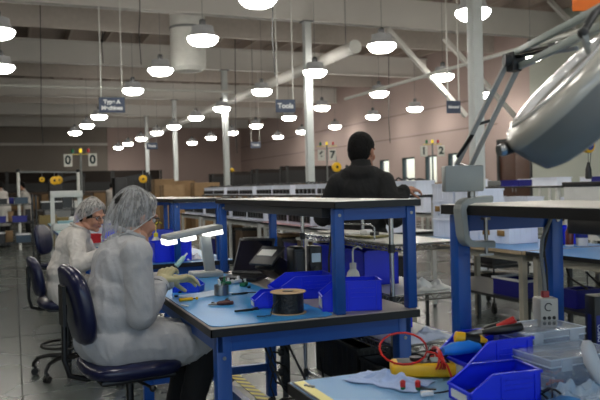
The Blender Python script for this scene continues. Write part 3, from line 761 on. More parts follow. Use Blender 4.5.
wire_rack(1.07, .43, 1.52, 1.64, (1.01, .745, .50, .2), 1.2, 'chrome wire shelving rack behind the middle bench')
o = thing('storage_bin', 'big blue tub on the middle shelf of the chrome rack', 'tub', (1.215, 1.16, .755))
b = MB(); 
for lo, hi in (((-.11, -.35, 0), (.11, .35, .006)), ((-.11, -.35, 0), (-.103, .35, .2)), ((.103, -.35, 0), (.11, .35, .2)), ((-.11, -.35, 0), (.11, -.343, .2)), ((-.11, .343, 0), (.11, .35, .2))): b.b2(lo, hi)
b.build('tub_body', bin_blue, o)
b = MB(); b.b2((-.123, -.365, .19), (.123, -.343, .2)); b.b2((-.123, .343, .19), (.123, .365, .2)); b.b2((-.123, -.365, .19), (-.103, .365, .2)); b.b2((.103, -.365, .19), (.123, .365, .2))
b.build('rim', bin_blue, o)
crumple((1.36, .58, .755), .24, .22, .07, 'crumpled white paper on the middle shelf of the chrome rack', mat('white_paper', (.82, .82, .80), .8), 'packing_paper', 21, .1, 'paper')
crumple((1.29, .54, .507), .34, .2, .08, 'rumpled pale sheet on the low rack shelf', mat('pale_paper', (.72, .76, .84), .8), 'packing_sheet', 22, .2, 'sheet')
o = thing('circuit_tray', 'olive circuit board in a thin wire stand on top of the chrome rack', 'tray', (1.2, .95, 1.017), .3)
MB().box((0, 0, .01), (.16, .22, .012), bev=.003).build('board', mat('olive_board', (.42, .40, .24), .5), o)
MB().tube([(-.1, -.16, 0), (-.1, -.16, .07), (-.1, -.13, .085), (-.1, .13, .085), (-.1, .16, .07), (-.1, .16, 0)], .005, n=8).build('wire_stand', chrome, o)
MB().box((.02, .03, .03), (.05, .06, .03), bev=.004).build('component', white_pl, o)
MB().box((.0, -.06, .026), (.04, .04, .02), bev=.004).build('component', dark_gray, o)
tag(MB().box((0, 0, .01), (.2, .34, .012), bev=.003).build('white_board', white_lam, loc=(1.26, 1.38, 1.017), rz=.2), 'white board lying at the far end of the rack top', 'board')

for (x, y, z, w_, d_, h_, lab) in ((1.30, 1.28, .207, .34, .62, .26, 'black mesh crate on the bottom shelf of the chrome rack, far end'), (1.30, .72, .207, .34, .42, .22, 'black mesh crate on the bottom shelf of the chrome rack, near end'), (1.32, 1.32, .507, .32, .52, .2, 'black mesh crate on the third shelf of the chrome rack')):
    o = thing('mesh_crate', lab, 'crate', (x, y, z)); b = MB(); b.b2((-w_/2, -d_/2, 0), (w_/2, d_/2, .008))
    for s in (-1, 1): b.b2((s*w_/2-.004, -d_/2, 0), (s*w_/2+.004, d_/2, h_)); b.b2((-w_/2, s*d_/2-.004, 0), (w_/2, s*d_/2+.004, h_))
    b.build('crate_body', black_pl, o); b = MB()
    for s in (-1, 1): b.b2((s*w_/2-.01, -d_/2-.01, h_-.016), (s*w_/2+.01, d_/2+.01, h_)); b.b2((-w_/2, s*d_/2-.01, h_-.016), (w_/2, s*d_/2+.01, h_))
    for k in range(1, 9): b.b2((-w_/2-.007, -d_/2+d_*k/9-.004, 0), (-w_/2, -d_/2+d_*k/9+.004, h_)); b.b2((-w_/2+w_*k/9-.004, -d_/2-.007, 0), (-w_/2+w_*k/9+.004, -d_/2, h_))
    b.build('rim', dark_gray, o)
# power strip and cables under the middle bench
o = thing('power_strip', 'black upright power strip with plugs under the middle bench', 'power strip', (.90, 1.58, 0))
MB().box((0, 0, .38), (.05, .06, .48), bev=.006).build('strip', dark_gray, o)
for k in range(4):
    z = .22+.10*k
    q = MB().box((-.035, -.02, z), (.035, .034, .034), bev=.005).build('plug', black_pl, o)
    MB().tube([(-.05, -.02, z), (-.10, -.04, z+.01), (-.13, -.07, z-.05), (-.10, -.09, z-.13), (-.03, -.09, z-.16), (.0, -.06, z-.2)], .006, n=6).build('plug_cord', cable_black, o)
MB().box((0, 0, .09), (.03, .03, .18)).build('stand_foot', dark_gray, o)
tag(MB().tube([(.55, 1.1, .70), (.5, 1.0, .6), (.56, .9, .42), (.62, .86, .3), (.7, .9, .24), (.66, 1.0, .22), (.6, .95, .215)], .006, n=6).build('hanging_cable', cable_black), 'black cable drooping from under the middle bench top', 'cable')
tag(MB().tube([(.62, .8, .72), (.6, .7, .5), (.68, .66, .35), (.8, .7, .3), (.86, .9, .4)], .006, n=6).build('hanging_cable', cable_black), 'second black cable drooping under the middle bench, farther right', 'cable')
o = bin_((1.27, .88, .507), .1, .26, .17, .1, 'small dark blue bin on the low rack shelf below the middle bench')
# hazard tape on floor
hz = mat('hazard_tape', (.80, .74, .12), .5)
nt = hz.node_tree; bs = nt.nodes['Principled BSDF']; wv = nt.nodes.new('ShaderNodeTexWave'); wv.bands_direction = 'DIAGONAL'; wv.inputs['Scale'].default_value = 5.5
rp = nt.nodes.new('ShaderNodeValToRGB'); rp.color_ramp.interpolation = 'CONSTANT'; rp.color_ramp.elements[0].color = (.012, .012, .012, 1); rp.color_ramp.elements[1].color = (.55, .46, .03, 1); rp.color_ramp.elements[1].position = .5
tc = [x for x in nt.nodes if x.type == 'TEX_COORD'][0]; nt.links.new(tc.outputs['Object'], wv.inputs['Vector']); nt.links.new(wv.outputs['Fac'], rp.inputs[0]); nt.links.new(rp.outputs[0], bs.inputs['Base Color'])
tag(MB().b2((.83, 1.55, .001), (.91, 3.6, .003)).build('hazard_tape', hz), 'yellow and black striped tape on the floor under the middle bench', 'tape')

# ------------------------------------------------------------------ magnifier lamp on the foreground shelf
o = thing('magnifier_lamp', 'large grey magnifier lamp on a sprung arm, clamped to the foreground shelf', 'magnifier lamp', (.586, -.985, 1.2605))
mg = mat('cast_grey_paint', (.55, .57, .56), .4, bump=.1); ml = mat('pale_lamp_enamel', (.74, .73, .69), .22, coat=.5); mdk = mat('charcoal_lamp_band', (.50, .50, .485), .5)
L0 = o.location.copy()
def W(p): return V(p)-L0
cpts = []
for cx_, cz_, a0, a1 in ((-.042, -.02, 90, 180), (-.032, -.095, 180, 270)):
    rr_ = .036
    for k in range(7):
        a = math.radians(a0+(a1-a0)*k/6); cpts.append((cx_+rr_*math.cos(a), cz_+rr_*math.sin(a)))
inn = []
for cx_, cz_, a0, a1 in ((-.032, -.095, 270, 180), (-.042, -.02, 180, 90)):
    for k in range(7):
        a = math.radians(a0+(a1-a0)*k/6); inn.append((cx_+.02*math.cos(a)+.0, cz_+.02*math.sin(a)))
inn[-1] = (-.030, .0005); 
MB().prism([(.04, .022)]+cpts+[(.045, -.137), (.045, -.115)]+inn+[(.04, .0005)], .044, (0, 0, 0), V((1, 0, 0)), V((0, 0, 1)), bev=.003).build('clamp', mg, o)
MB().cyl((.025, 0, -.16), (.025, 0, -.05), .006, n=10).cyl((.025, 0, -.052), (.025, 0, -.045), .014).bar((.0, 0, -.158), (.05, 0, -.158), .006, .006).build('clamp_screw', steel, o)
MB().cyl((-.02, .008, .012), (-.02, .008, .04), .012, n=12).build('swivel_pin', steel, o)
RZ = Matrix.Rotation(-TH, 4, 'Z')
MB().box((-.045, .016, .075), (.115, .06, .078), M=RZ, bev=.004).build('ballast_box', mg, o)
E0 = W(at(514, 60, D=1.84)); EB = V((-.04, .016, .115))
r = R_.copy()
for s in (-1, 1):
    MB().bar(EB+r*.022*s, E0+r*.017*s-U_*.005, .011, .014, bev=.002, hint=r).build('lower_arm', mat('arm_grey', (.64, .65, .64), .4), o)
MB().bar(EB+r*-.022+(E0-EB)*.42, EB+r*.022+(E0-EB)*.47, .008, .008).tube([EB+r*-.022+(E0-EB)*.36-U_*.01, EB+r*-.03+(E0-EB)*.1], .006).build('arm_link', black_pl, o)
MB().cyl(EB-U_*.02+r*.03, EB-U_*.0+r*-.03, .014).build('base_pivot', steel, o)
b = MB().cyl(E0-r*.026, E0+r*.026, .017, n=14); b.bar(E0-U_*.03, E0+U_*.02, .03, .03, bev=.004); b.build('elbow_joint', dark_gray, o)
H1 = W(at(606, 5, D=1.40)); H2 = W(at(606, 24, D=1.40))
MB().bar(E0+U_*.017, H1, .013, .016, bev=.002).build('upper_arm', mat('arm_green_grey', (.58, .62, .60), .35), o)
MB().bar(E0-U_*.018+r*.012, H2, .013, .016, bev=.002).build('upper_arm', mat('arm_green_grey', (.58, .62, .60), .35), o)
S1 = W(at(549, 49, D=1.70)); S2 = W(at(577, 44, D=1.56))
MB().tube([E0+U_*.01, S1], .0085, n=10).build('spring_tube', mat('dark_chrome', (.36, .35, .33), .25, 1), o)
ax = (S2-S1); a_, b_ = frame(ax)
for sgn in (-1, 1):
    MB().tube([S1+ax*(k/160)+(a_*math.cos(k*.9)+b_*math.sin(k*.9))*.0045+b_*.009*sgn for k in range(161)], .0013, n=5).build('spring', steel, o)
Hc = W(at(577, 97, D=1.33))
nrm = (R_*-.70+U_*.70+B_*-.045).normalized()
zx = nrm.cross(U_).normalized(); zy = nrm.cross(zx).normalized()
MH = Matrix((zx, zy, nrm)).transposed()
hd = MB().lathe([(.088, -.058), (.118, -.062), (.133, -.054), (.142, -.025), (.148, 0), (.15, .012)], c=Hc, n=48, M=MH, cap=False)
hd.lathe([(.088, -.058), (.086, -.03), (.08, .0)], c=Hc, n=48, M=MH, cap=False)
head = hd.build('lamp_housing', mdk, o, ang=50)
MB().lathe([(.15, .012), (.151, .02), (.147, .032), (.135, .042), (.118, .046), (.1, .042), (.088, .034), (.08, .02), (.08, 0)], c=Hc, n=48, M=MH, cap=False).build('rim_cover', ml, o, ang=60)
MB().lathe([(.088, .036), (.095, .046), (.108, .0505), (.12, .0485), (.118, .044), (.1, .04)], c=Hc, n=48, M=MH, cap=False).build('highlight_ring', mat('highlight_white', (.95, .95, .95), .12, coat=.8), o)  # white ring stands in for reflections of the overhead lamps
MB().lathe([(.001, .016), (.04, .014), (.0815, .006), (.0815, .0), (.04, -.008), (.001, -.01)], c=Hc, n=40, M=MH).build('lens', mat('lens_glass', (.92, .95, .96), .03, trans=.9, coat=.5), o)
MB().lathe([(.094, -.059), (.112, -.063), (.112, -.0645), (.094, -.061)], c=Hc, n=40, M=MH, cap=False).build('tube_light', white_pl, o)
# yoke to the arm, handle at the low end
K = Hc+MH @ V((.0, 0, .045))
up_end = Hc+(R_*.5+U_*.52)*.20+nrm*.03
J = W(at(583, 33, D=1.36))
MB().tube([H1, H1.lerp(J, .5)+U_*.01, J], .008, n=8).ball(J, .011, n=12).build('head_pivot', dark_gray, o)
MB().bar(J+nrm*-.0, J-(R_*.0+U_*.03)+nrm*-.02, .016, .01).build('head_bracket', mg, o)
Ha, Hb = W(at(514, 146, D=1.36)), W(at(499, 151, D=1.35))
MB().cyl(Ha, Ha.lerp(Hb, .72), .0125).build('grip', black_pl, o)
MB().cyl(Ha.lerp(Hb, .72), Hb, .0128, .0105).build('chrome_tip', chrome, o)
# ------------------------------------------------------------------ people
skin = mat('skin_tone', (.72, .52, .42), .5, var=.05, scale=14)
skin2 = mat('skin_tan', (.60, .41, .32), .5, var=.05, scale=14)
hair_m = mat('dark_hair', (.04, .034, .03), .75, var=.25, scale=60, bump=.6, bscale=90, spec=.2)
coat_m = mat('pale_grey_lab_coat', (.64, .64, .645), .8, var=.06, scale=5, bump=.8, bscale=13)
coat_w = mat('off_white_lab_coat', (.74, .72, .695), .8, var=.06, scale=5, bump=.7, bscale=13)
pants_m = mat('black_trousers', (.035, .035, .042), .9, bump=.2)
shirt_m = mat('black_shirt', (.048, .042, .044), .85, bump=.25, bscale=22)
glove_m = mat('cream_glove', (.70, .66, .50), .6, bump=.2)
lip_m = mat('lip_tone', (.55, .27, .25), .45)
def net_mat(name, col, a0, a1):
    m = mat(name, col, .95, var=.03, spec=0)
    nt = m.node_tree; b = nt.nodes['Principled BSDF']; tc = [x for x in nt.nodes if x.type == 'TEX_COORD'][0]
    mp = nt.nodes.new('ShaderNodeMapping'); mp.inputs['Scale'].default_value = (46, 5, 1)
    n1 = nt.nodes.new('ShaderNodeTexNoise'); n1.inputs['Scale'].default_value = 1.0; n1.inputs['Detail'].default_value = 5; n1.inputs['Roughness'].default_value = .7
    mr = nt.nodes.new('ShaderNodeMapRange'); mr.inputs[1].default_value = .40; mr.inputs[2].default_value = .70; mr.inputs[3].default_value = a0; mr.inputs[4].default_value = a1
    nt.links.new(tc.outputs['UV'], mp.inputs[0]); nt.links.new(mp.outputs[0], n1.inputs['Vector']); nt.links.new(n1.outputs['Fac'], mr.inputs[0]); nt.links.new(mr.outputs[0], b.inputs['Alpha'])
    return m
net_gray = net_mat('grey_hair_net', (.68, .68, .68), .32, .74)
net_white = net_mat('white_hair_net', (.80, .78, .76), .25, .85)

def Hframe(c, yaw, pitch, roll=0):
    """head frame: x forward, y left, z up"""
    return Matrix.Translation(V(c)) @ Matrix.Rotation(yaw, 4, 'Z') @ Matrix.Rotation(pitch, 4, 'Y') @ Matrix.Rotation(roll, 4, 'X')
def head_form(b, M, g=0):
    R3 = M.to_3x3().normalized(); k = M.to_scale().x; M = Matrix.Translation(M.translation) @ R3.to_4x4()
    def e(c, r, n=18): b.ball(M @ (V(c)*k), V(r)*k+V((g, g, g)), R3, n)
    def c_(p, q, r1, r2): b.cap(M @ (V(p)*k), M @ (V(q)*k), r1*k+g, r2*k+g, 10)
    e((-.012, 0, .035), (.098, .077, .086), 26); e((.028, 0, -.03), (.066, .062, .088), 22); e((.04, 0, -.085), (.046, .046, .034)); e((.072, 0, -.1), (.022, .024, .018))
    for s in (-1, 1):
        e((.066, s*.038, -.032), (.028, .026, .028)); e((.082, s*.03, .024), (.018, .03, .012)); e((-.004, s*.079, -.012), (.02, .008, .033), 12); e((.1, s*.011, -.034), (.011, .009, .008), 10)
        c_((-.02, s*.05, -.06), (.035, s*.042, -.088), .024, .022)
    c_((.09, 0, .014), (.114, 0, -.028), .008, .012)
    e((.09, 0, -.058), (.014, .025, .008)); e((.087, 0, -.071), (.014, .022, .009))
def hand_form(b, w, d, n, side, curl=.5, g=0, spread=1.0):
    d = V(d).normalized(); n = (V(n)-d*V(n).dot(d)).normalized(); t = d.cross(n)*side
    w = V(w)
    for i, (off, ln) in enumerate(((.030, .068), (.010, .077), (-.010, .072), (-.029, .056))):
        k = w+d*(.088-.006*abs(i-1))+t*off*spread
        b.cap(w+t*off*.45+d*.008, k, .0135+g, .0115+g, 10)
        p = k; ang = curl*.5; rr = .0086+g
        for j, fr in enumerate((.44, .31, .25)):
            dd = (d*math.cos(ang)+n*math.sin(ang)+t*off*1.2*(1-j*.4)).normalized()
            q = p+dd*ln*fr; b.cap(p, q, rr, rr-.0009, 10); p = q; ang += curl*.75; rr -= .0008
    p = w+d*.022+t*.022; dd = (d*.55+t*.75+n*.35).normalized()
    for ln, rr in ((.042, .0125), (.034, .0105), (.027, .009)):
        q = p+dd*ln; b.cap(p, q, rr+g, rr+g-.001, 10); p = q; dd = (dd+d*.35+n*.15).normalized()
def elbow(a, w, l1, l2, hint):
    a, w = V(a), V(w); d = w-a; L = min(d.length, l1+l2-.004); dn = d.normalized()
    x = (l1*l1-l2*l2+L*L)/(2*L); h = math.sqrt(max(1e-6, l1*l1-x*x))
    hv = V(hint); hv = (hv-dn*hv.dot(dn)).normalized()
    return a+dn*x+hv*h
def wrinkle(amp, fr, seed=0, stretch=(1, 1, .55)):
    def f(c):
        p = V((c.x*stretch[0], c.y*stretch[1], c.z*stretch[2]))*fr+V((seed, seed*2, 0))
        a = noise.noise(p); r = 1-abs(noise.noise(p*1.9+V((5, 3, seed))))*2
        r2 = (1-abs(noise.noise(p*.8+V((1, 7, seed)))))**4; r3 = (1-abs(noise.noise(V((p.x*1.7, p.y*1.7, p.z*2.6+p.x*1.2)))))**6; return amp*(a*.45+r*.18+(r2-.45)*.75+(r3-.3)*.55)
    return f
def glasses(M, parent, m, k=1.0):
    b = MB()
    for s in (-1, 1):
        b.tube([M @ V((.104-.006*abs(math.cos(a)), s*.034+.024*math.cos(a), .004+.017*math.sin(a))) for a in [2*PI*i/16 for i in range(16)]], .0024, n=6, closed=True)
        b.tube([M @ V((.099, s*.058, .01)), M @ V((.085, s*.077, .012)), M @ V((.0, s*.085, .006))], .0026, n=6)
    b.tube([M @ V((.106, -.01, .008)), M @ V((.11, 0, .012)), M @ V((.106, .01, .008))], .0022, n=6)
    b.build('glasses', m, parent)
def eyes(M, parent):
    for s in (-1, 1):
        e = MB().ball(M @ V((.083, s*.032, .003)), .0115, n=12).build('eye', white_pl, parent)
        MB().ball(M @ V((.0915, s*.032, .002)), .0052, n=10).build('iris', black_pl, e)
        MB().ball(M @ V((.092, s*.031, .024)), V((.008, .019, .0035)), M.to_3x3(), 10).build('eyebrow', hair_m, parent)
def hair_cap(M, parent, m, short=True):
    b = MB(); R3 = M.to_3x3()
    b.ball(M @ V((-.016, 0, .04)), V((.106, .085, .093)), R3, 24); b.ball(M @ V((-.045, 0, -.02)), V((.066, .074, .07)), R3, 20)
    Mi = M.inverted()
    def keep(c):
        q = Mi @ c
        return not (q.x > .052 and q.z < .085-.25*max(0, q.x-.052)) and not (q.z < -.025 and q.x > -.01) and q.z > -.085
    b.ball(M @ V((-.04, 0, .01)), V((.08, .081, .08)), R3, 20)
    return fuse(b, 'hair', m, .006, parent, 8, wrinkle(.0035, 45, 3), keep=keep)
def hair_net(M, parent, m, rx=.114, ry=.106, rz=.106, c=(-.026, 0, .045), low=-.085):
    Mi = M
    def prof(u, v):
        a = 2*PI*u; t = v
        # from the rim up to the crown
        rim_z = .080-.208*(.5-.5*math.cos(a))**.8
        th = t*PI/2
        st = math.sin(th)
        bulge = 1+.10*math.sin(PI*min(1, t*1.1))+(.0)
        x = c[0]+rx*math.cos(a)*math.cos(th*.98)*bulge; y = ry*math.sin(a)*math.cos(th*.98)*bulge
        z = rim_z+(c[2]+rz-rim_z)*st
        w_ = 1-.55*t
        pl = .006*math.sin(a*13+3*noise.noise(V((math.cos(a)*2, math.sin(a)*2, t*2))))*w_+.010*noise.noise(V((math.cos(a)*3, math.sin(a)*3, t*3)))
        k = 1+pl*6
        return M @ V((c[0]+(x-c[0])*k, y*k, z+.012*noise.noise(V((x*14, y*14, 7)))))
    o = MB().sheet(prof, 84, 22).build('hair_net', m, parent, ang=80)
    MB().tube([prof(i/48, .005) for i in range(48)], .0028, n=6, closed=True).build('elastic_band', mat('net_band', (.66, .66, .66), .8), o)
    return o
def figure(label, loc, yaw, hipz, J, head, hands, vox, coatm, seated=True, hk=1.0, male=False, netm=None, gloves=True, skinm=skin, coat='lab_coat', gl=None, seed=1, pantsm=pants_m, name='person', fine=True, skirt=True):
    """J: local joints in (forward, left, up) from the hip point; wrists, head and hands in world space"""
    loc = V(loc); cy, sy = math.cos(yaw), math.sin(yaw)
    def P(p): return V((p[0]*cy-p[1]*sy, p[0]*sy+p[1]*cy, hipz+p[2]))
    w = .9 if not male else 1.08
    H = Hframe(V(head[0])-loc, head[1], head[2]) @ Matrix.Scale(hk, 4)
    chest, neck = P(J['chest']), P(J['neck'])
    sh = {s: P((J['sh'][0], q*J['sh'][1], J['sh'][2])) for s, q in (('R', -1), ('L', 1))}
    wr = {s: V(hands[s][0])-loc for s in 'RL'}
    el = {s: elbow(sh[s], wr[s], .285*(1.05 if male else 1), .25*(1.05 if male else 1), hands[s][4]) for s in 'RL'}
    hip = {s: P((0, q*.085, 0)) for s, q in (('R', -1), ('L', 1))}
    kn = {s: P(J['kn'+s]) for s in 'RL'}; an = {s: P(J['an'+s]) for s in 'RL'}
    R3 = Matrix.Rotation(yaw, 3, 'Z')
    b = MB(); head_form(b, H)
    nb = H @ V((-.022, 0, -.06))
    b.cap(nb, neck, .052*w, .058*w); b.cap(neck, chest, .075*w, .1*w); b.cap(chest, P((0, 0, .04)), .1*w, .12*w)
    for s in 'RL':
        b.cap(neck-U_*.03, sh[s], .05*w, .05*w)
        b.chain([(sh[s], .047*w), (el[s], .037*w), (wr[s], .025*w)])
        hand_form(b, wr[s], hands[s][1], hands[s][2], -1 if s == 'R' else 1, hands[s][3])
        b.chain([(hip[s], .08*w), (kn[s], .055*w), (an[s], .038*w)])
        toe = an[s]+R3 @ V((.13, 0, -.055)); b.cap(an[s]+R3 @ V((-.03, 0, -.05)), toe, .034, .028)
    body = fuse(b, name, skinm, vox, None, 2)
    body.location = loc; tag(body, label, 'person')
    # garments
    cb = MB(); f = 1.0 if not male else 1.1
    for c0, r in ((chest, (.135, .175*f, .17)), (chest.lerp(neck, .55), (.105, .165*f, .10)), (P((.0, 0, .13)), (.15, .18, .16)), (P((-.01, 0, .02)), (.155, .19, .12)), (chest.lerp(P((0, 0, .1)), .5), (.14, .172*f, .16))):
        M_ = R3
        cb.ball(c0, V(r), M_, 20)
    if male: cb.ball(neck-U_*.035-R3 @ V((.015, 0, 0)), V((.105, .125, .075)), R3, 18)
    cb.cap(neck+U_*.0-R3 @ V((.0, 0, .01)), neck-U_*.05, .066, .085)
    for s in 'RL':
        cb.cap(neck-U_*.035, sh[s]-U_*.006, .062, .066)
        cb.chain([(sh[s]-U_*.008, .072*f), (sh[s].lerp(el[s], .5), .066*f), (el[s], .063*f), (el[s].lerp(wr[s], .5), .058*f), (el[s].lerp(wr[s], .93), .043*f)])
        if seated and skirt:
            cb.chain([(hip[s], .115), (hip[s].lerp(kn[s], .55), .10), (hip[s].lerp(kn[s], .98), .078)])
        elif not seated and skirt: cb.chain([(hip[s], .12), (hip[s].lerp(kn[s], .8), .12)])
    if seated and skirt:
        for t_ in (.3, .6, .85): cb.cap(hip['R'].lerp(kn['R'], t_), hip['L'].lerp(kn['L'], t_), .085, .085)
    c_ob = fuse(cb, coat, coatm, max(vox*1.8, .009), body, 5, wrinkle(.010 if not male else .008, 9, seed, (1.25, 1.25, .5)))
    if male: pass
    if male: MB().lathe([(.09, -.06), (.078, -.01), (.070, .045), (.064, .046), (.064, -.04)], c=neck+U_*.018-R3 @ V((.006, 0, 0)), n=24, cap=False).build('collar_stand', coatm, c_ob)
    colr = MB(); cpts = []
    for k in range(22):
        a = PI*.16+(2*PI-PI*.32)*k/21; cpts.append(neck+R3 @ V((.066*math.cos(a)+.0, .066*math.sin(a), .028-.03*math.cos(a))))
    colr.tube(cpts, [.011]*22, n=8).build('collar', coatm, c_ob)
    if fine:
        for s in 'RL':
            c1 = el[s].lerp(wr[s], .86); c2 = el[s].lerp(wr[s], .97)
            MB().cyl(c1, c2, .050*f, .046*f, 20).build('cuff', coatm, c_ob)
    pb = MB(); pb.cap(hip['R'], hip['L'], .105, .105); pb.cap(P((0, 0, .06)), P((0, 0, 0)), .12, .12)
    for s in 'RL': pb.chain([(hip[s], .098), (kn[s], .074), (kn[s].lerp(an[s], .5), .066), (kn[s].lerp(an[s], .96), .055)])
    fuse(pb, 'trousers', pantsm, max(vox*2, .01), body, 4, wrinkle(.006, 11, seed+4))
    for s in 'RL':
        sb = MB(); an0 = an[s]
        sb.cap(an0+R3 @ V((-.035, 0, -.052)), an0+R3 @ V((.14, 0, -.06)), .040, .034); sb.cap(an0+R3 @ V((-.02, 0, -.01)), an0+R3 @ V((.05, 0, -.045)), .042, .036)
        zmin = (an0.z-.092)
        fuse(sb, 'shoe', black_pl, max(vox*1.6, .008), body, 2)
    if gloves:
        for s in gloves:
            gb = MB(); hand_form(gb, wr[s], hands[s][1], hands[s][2], -1 if s == 'R' else 1, hands[s][3], .0022)
            gb.cap(wr[s]-(wr[s]-el[s]).normalized()*.05, wr[s]+V(hands[s][1]).normalized()*.02, .036, .030)
            fuse(gb, 'glove', glove_m, .004 if fine else .012, body, 1)
    if fine:
        eyes(H, body); 
        MB().ball(H @ V((.0985, 0, -.062)), V((.009, .022, .0055)), H.to_3x3(), 10).build('lips', lip_m, body)
    hair_cap(H, body, hair_m)
    if netm: hair_net(H, body, netm)
    if gl: glasses(H, body, gl)
    return body
lens_frame = mat('black_glasses_frame', (.03, .03, .035), .3)
# woman nearest the camera
SEAT = dict(chest=(.06, 0, .33), neck=(.10, 0, .475), sh=(.09, .165, .425))
J1 = dict(SEAT, knR=(.44, -.10, -.035), knL=(.44, .11, -.035), anR=(.33, -.09, -.31), anL=(.33, .10, -.31))
figure('person in grey lab coat and hair net seated nearest the camera, gloved hands over bench',
       (-.32, .60, 0), .10, .625, J1, ((-.185, .66, 1.195), .42, .22), {
           'R': ((-.085, .60, .885), (.46, .58, .52), (.3, .5, -1), .75, (-.25, -.5, -1)),
           'L': ((.02, .86, .86), (.8, .1, .05), (.1, -.5, -1), .6, (.2, .6, -.8))}, .0045, coat_m, netm=net_gray, gloves='RL', gl=lens_frame, seed=2)
# the farther woman
J2 = dict(chest=(.06, 0, .34), neck=(.115, 0, .475), sh=(.09, .155, .43), knR=(.43, -.09, .0), knL=(.43, .10, .0), anR=(.30, -.08, -.29), anL=(.30, .09, -.29))
figure('person in off-white lab coat, hair net and glasses seated at the farther bench, looking down',
       (-.345, 3.24, 0), -.12, .545, J2, ((-.135, 3.20, 1.135), -.8, .28), {
           'R': ((-.045, 2.93, .86), (.7, .6, .05), (0, .2, -1), .5, (-.5, -.6, -.7)),
           'L': ((.06, 3.28, .85), (.9, -.2, -.1), (0, -.2, -1), .5, (0, .6, -.8))}, .0055, coat_w, netm=net_white, gloves='RL', gl=lens_frame, seed=5)
# standing man
mw = at(404, 189, D=5.2)
JM = dict(chest=(.02, 0, .36), neck=(.0, 0, .515), sh=(.0, .168, .415), knR=(.02, -.1, -.46), knL=(.0, .1, -.46), anR=(-.02, -.11, -.84), anL=(-.02, .11, -.84))
man = figure('person with short black hair and black shirt standing, back turned, beyond the shelf',
       (1.65, 1.90, 0), 1.0, .935, JM, ((1.675, 1.93, 1.575), .62, .08), {
           'R': (mw, (.93, -.05, -.02), (.2, .4, -1), .55, (.3, -.6, -1)),
           'L': ((1.62, 2.28, 1.12), (.5, .8, .0), (0, 0, -1), .5, (-.6, .2, -1))}, .0055, shirt_m, seated=False, male=True, hk=1.1, gloves=False, skinm=skin2, coat='shirt', seed=9, skirt=False)
wv_ = (mw-man.location)
MB().cyl(wv_-R_*.012, wv_+R_*.014, .035, n=18).build('wrist_watch', black_pl, man)
# people far behind at the left
JS = dict(chest=(.06, 0, .34), neck=(.11, 0, .51), sh=(.09, .17, .45), knR=(.02, -.1, -.44), knL=(.0, .1, -.44), anR=(-.02, -.11, -.82), anL=(-.02, .11, -.82))
def far_person(px, py, D, yaw, label, coatm, seed):
    p = at(px, py, D=D); x, y = p.x, p.y
    fx, fy = math.cos(yaw), math.sin(yaw)
    hd = (x+.16*fx, y+.16*fy, 1.58)
    def q(f, l, z): return (x+f*fx-l*fy, y+f*fy+l*fx, z)
    return figure(label, (x, y, 0), yaw, .915, JS, (hd, yaw, .25), {
        'R': (q(.38, -.15, 1.02), (fx, fy, .1), (0, 0, -1), .5, (-.3*fx, -.3*fy, -1)),
        'L': (q(.40, .12, 1.05), (fx, fy, .1), (0, 0, -1), .5, (-.3*fx, -.3*fy, -1))}, .014, coatm, seated=False, gloves=False, netm=None, seed=seed, fine=False)
fp = far_person(27, 190, 22, PI-.2, 'person in white coat far behind at the left, beside the tool rail', coat_w, 3)
for px, D, rz, lab in ((4, 20, -.5, 'person in pale coat cut by the left edge of the photo, far behind'), (111, 30, -1.7, 'tiny person in a white coat far behind, between the two women')):
    p = at(px, 190, D=D); dup(fp, (p.x, p.y, 0), rz, lab)
# ------------------------------------------------------------------ second row of benches on the right
def simple_bench(x0, y0, L, W, label, topm, legm, shelf=False, edge=black_edge, sx=None, cat='workbench', shelfz=1.2, group=None):
    o = thing('workbench', label, cat, (x0, y0, 0), 0, group)
    MB().b2((.003, .003, T-.03), (W-.003, L-.003, T-.0012)).build('worktop', topm, o)
    e = MB(); e.b2((0, 0, T-.034), (W, .005, T-.003)); e.b2((0, 0, T-.034), (.005, L, T-.003)); e.b2((0, L-.005, T-.034), (W, L, T-.003)); e.b2((W-.005, 0, T-.034), (W, L, T-.003))
    e.build('edge_band', edge, o)
    for lx, ly in ((.04, .04), (W-.09, .04), (.04, L-.09), (W-.09, L-.09)):
        l = MB().b2((lx, ly, .02), (lx+.05, ly+.05, T-.034)).build('leg', legm, o)
        MB().cyl((lx+.025, ly+.025, 0), (lx+.025, ly+.025, .025), .02, n=10).build('foot', dark_gray, l)
    MB().b2((.05, .05, T-.1), (W-.05, .07, T-.03)).b2((.05, L-.07, T-.1), (W-.05, L-.05, T-.03)).b2((.05, .05, T-.1), (.07, L-.05, T-.03)).build('apron', legm, o)
    if shelf:
        x_ = W-.36
        for ly in (.05, L-.1):
            for lx in (x_+.03, W-.05): MB().b2((lx-.02, ly, T), (lx+.02, ly+.04, shelfz-.03)).build('shelf_post', legm, o)
        MB().b2((x_, 0, shelfz-.03), (W+.02, L, shelfz-.0012)).build('shelf_board', white_lam, o)
        MB().b2((x_-.004, 0, shelfz-.032), (x_, L, shelfz-.003)).b2((x_, -.004, shelfz-.032), (W+.02, 0, shelfz-.003)).build('shelf_edge', edge, o)
    return o
simple_bench(3.12, .02, 1.88, .95, 'blue topped bench with a black edge and cream legs, right of the chrome rack', blue_top, beige_metal)
simple_bench(3.12, 1.95, 1.9, .95, 'blue topped bench with a light wood edge, carrying white plastic totes', blue_top, beige_metal, edge=tan_wood)
simple_bench(3.12, 4.6, 1.9, .95, 'pale bench in the second row, nearest of those with a shelf', mat('pale_bench_top', (.66, .68, .72), .35), white_metal, True)
simple_bench(3.12, 6.7, 1.9, .95, 'pale bench in the second row, second of those with a shelf', mat('pink_bench_mat', (.74, .58, .60), .4), white_metal, True)
simple_bench(3.12, 8.8, 1.9, .95, 'pale bench in the second row, third of those with a shelf', mat('pale_bench_top', (.66, .68, .72), .35), white_metal, True)
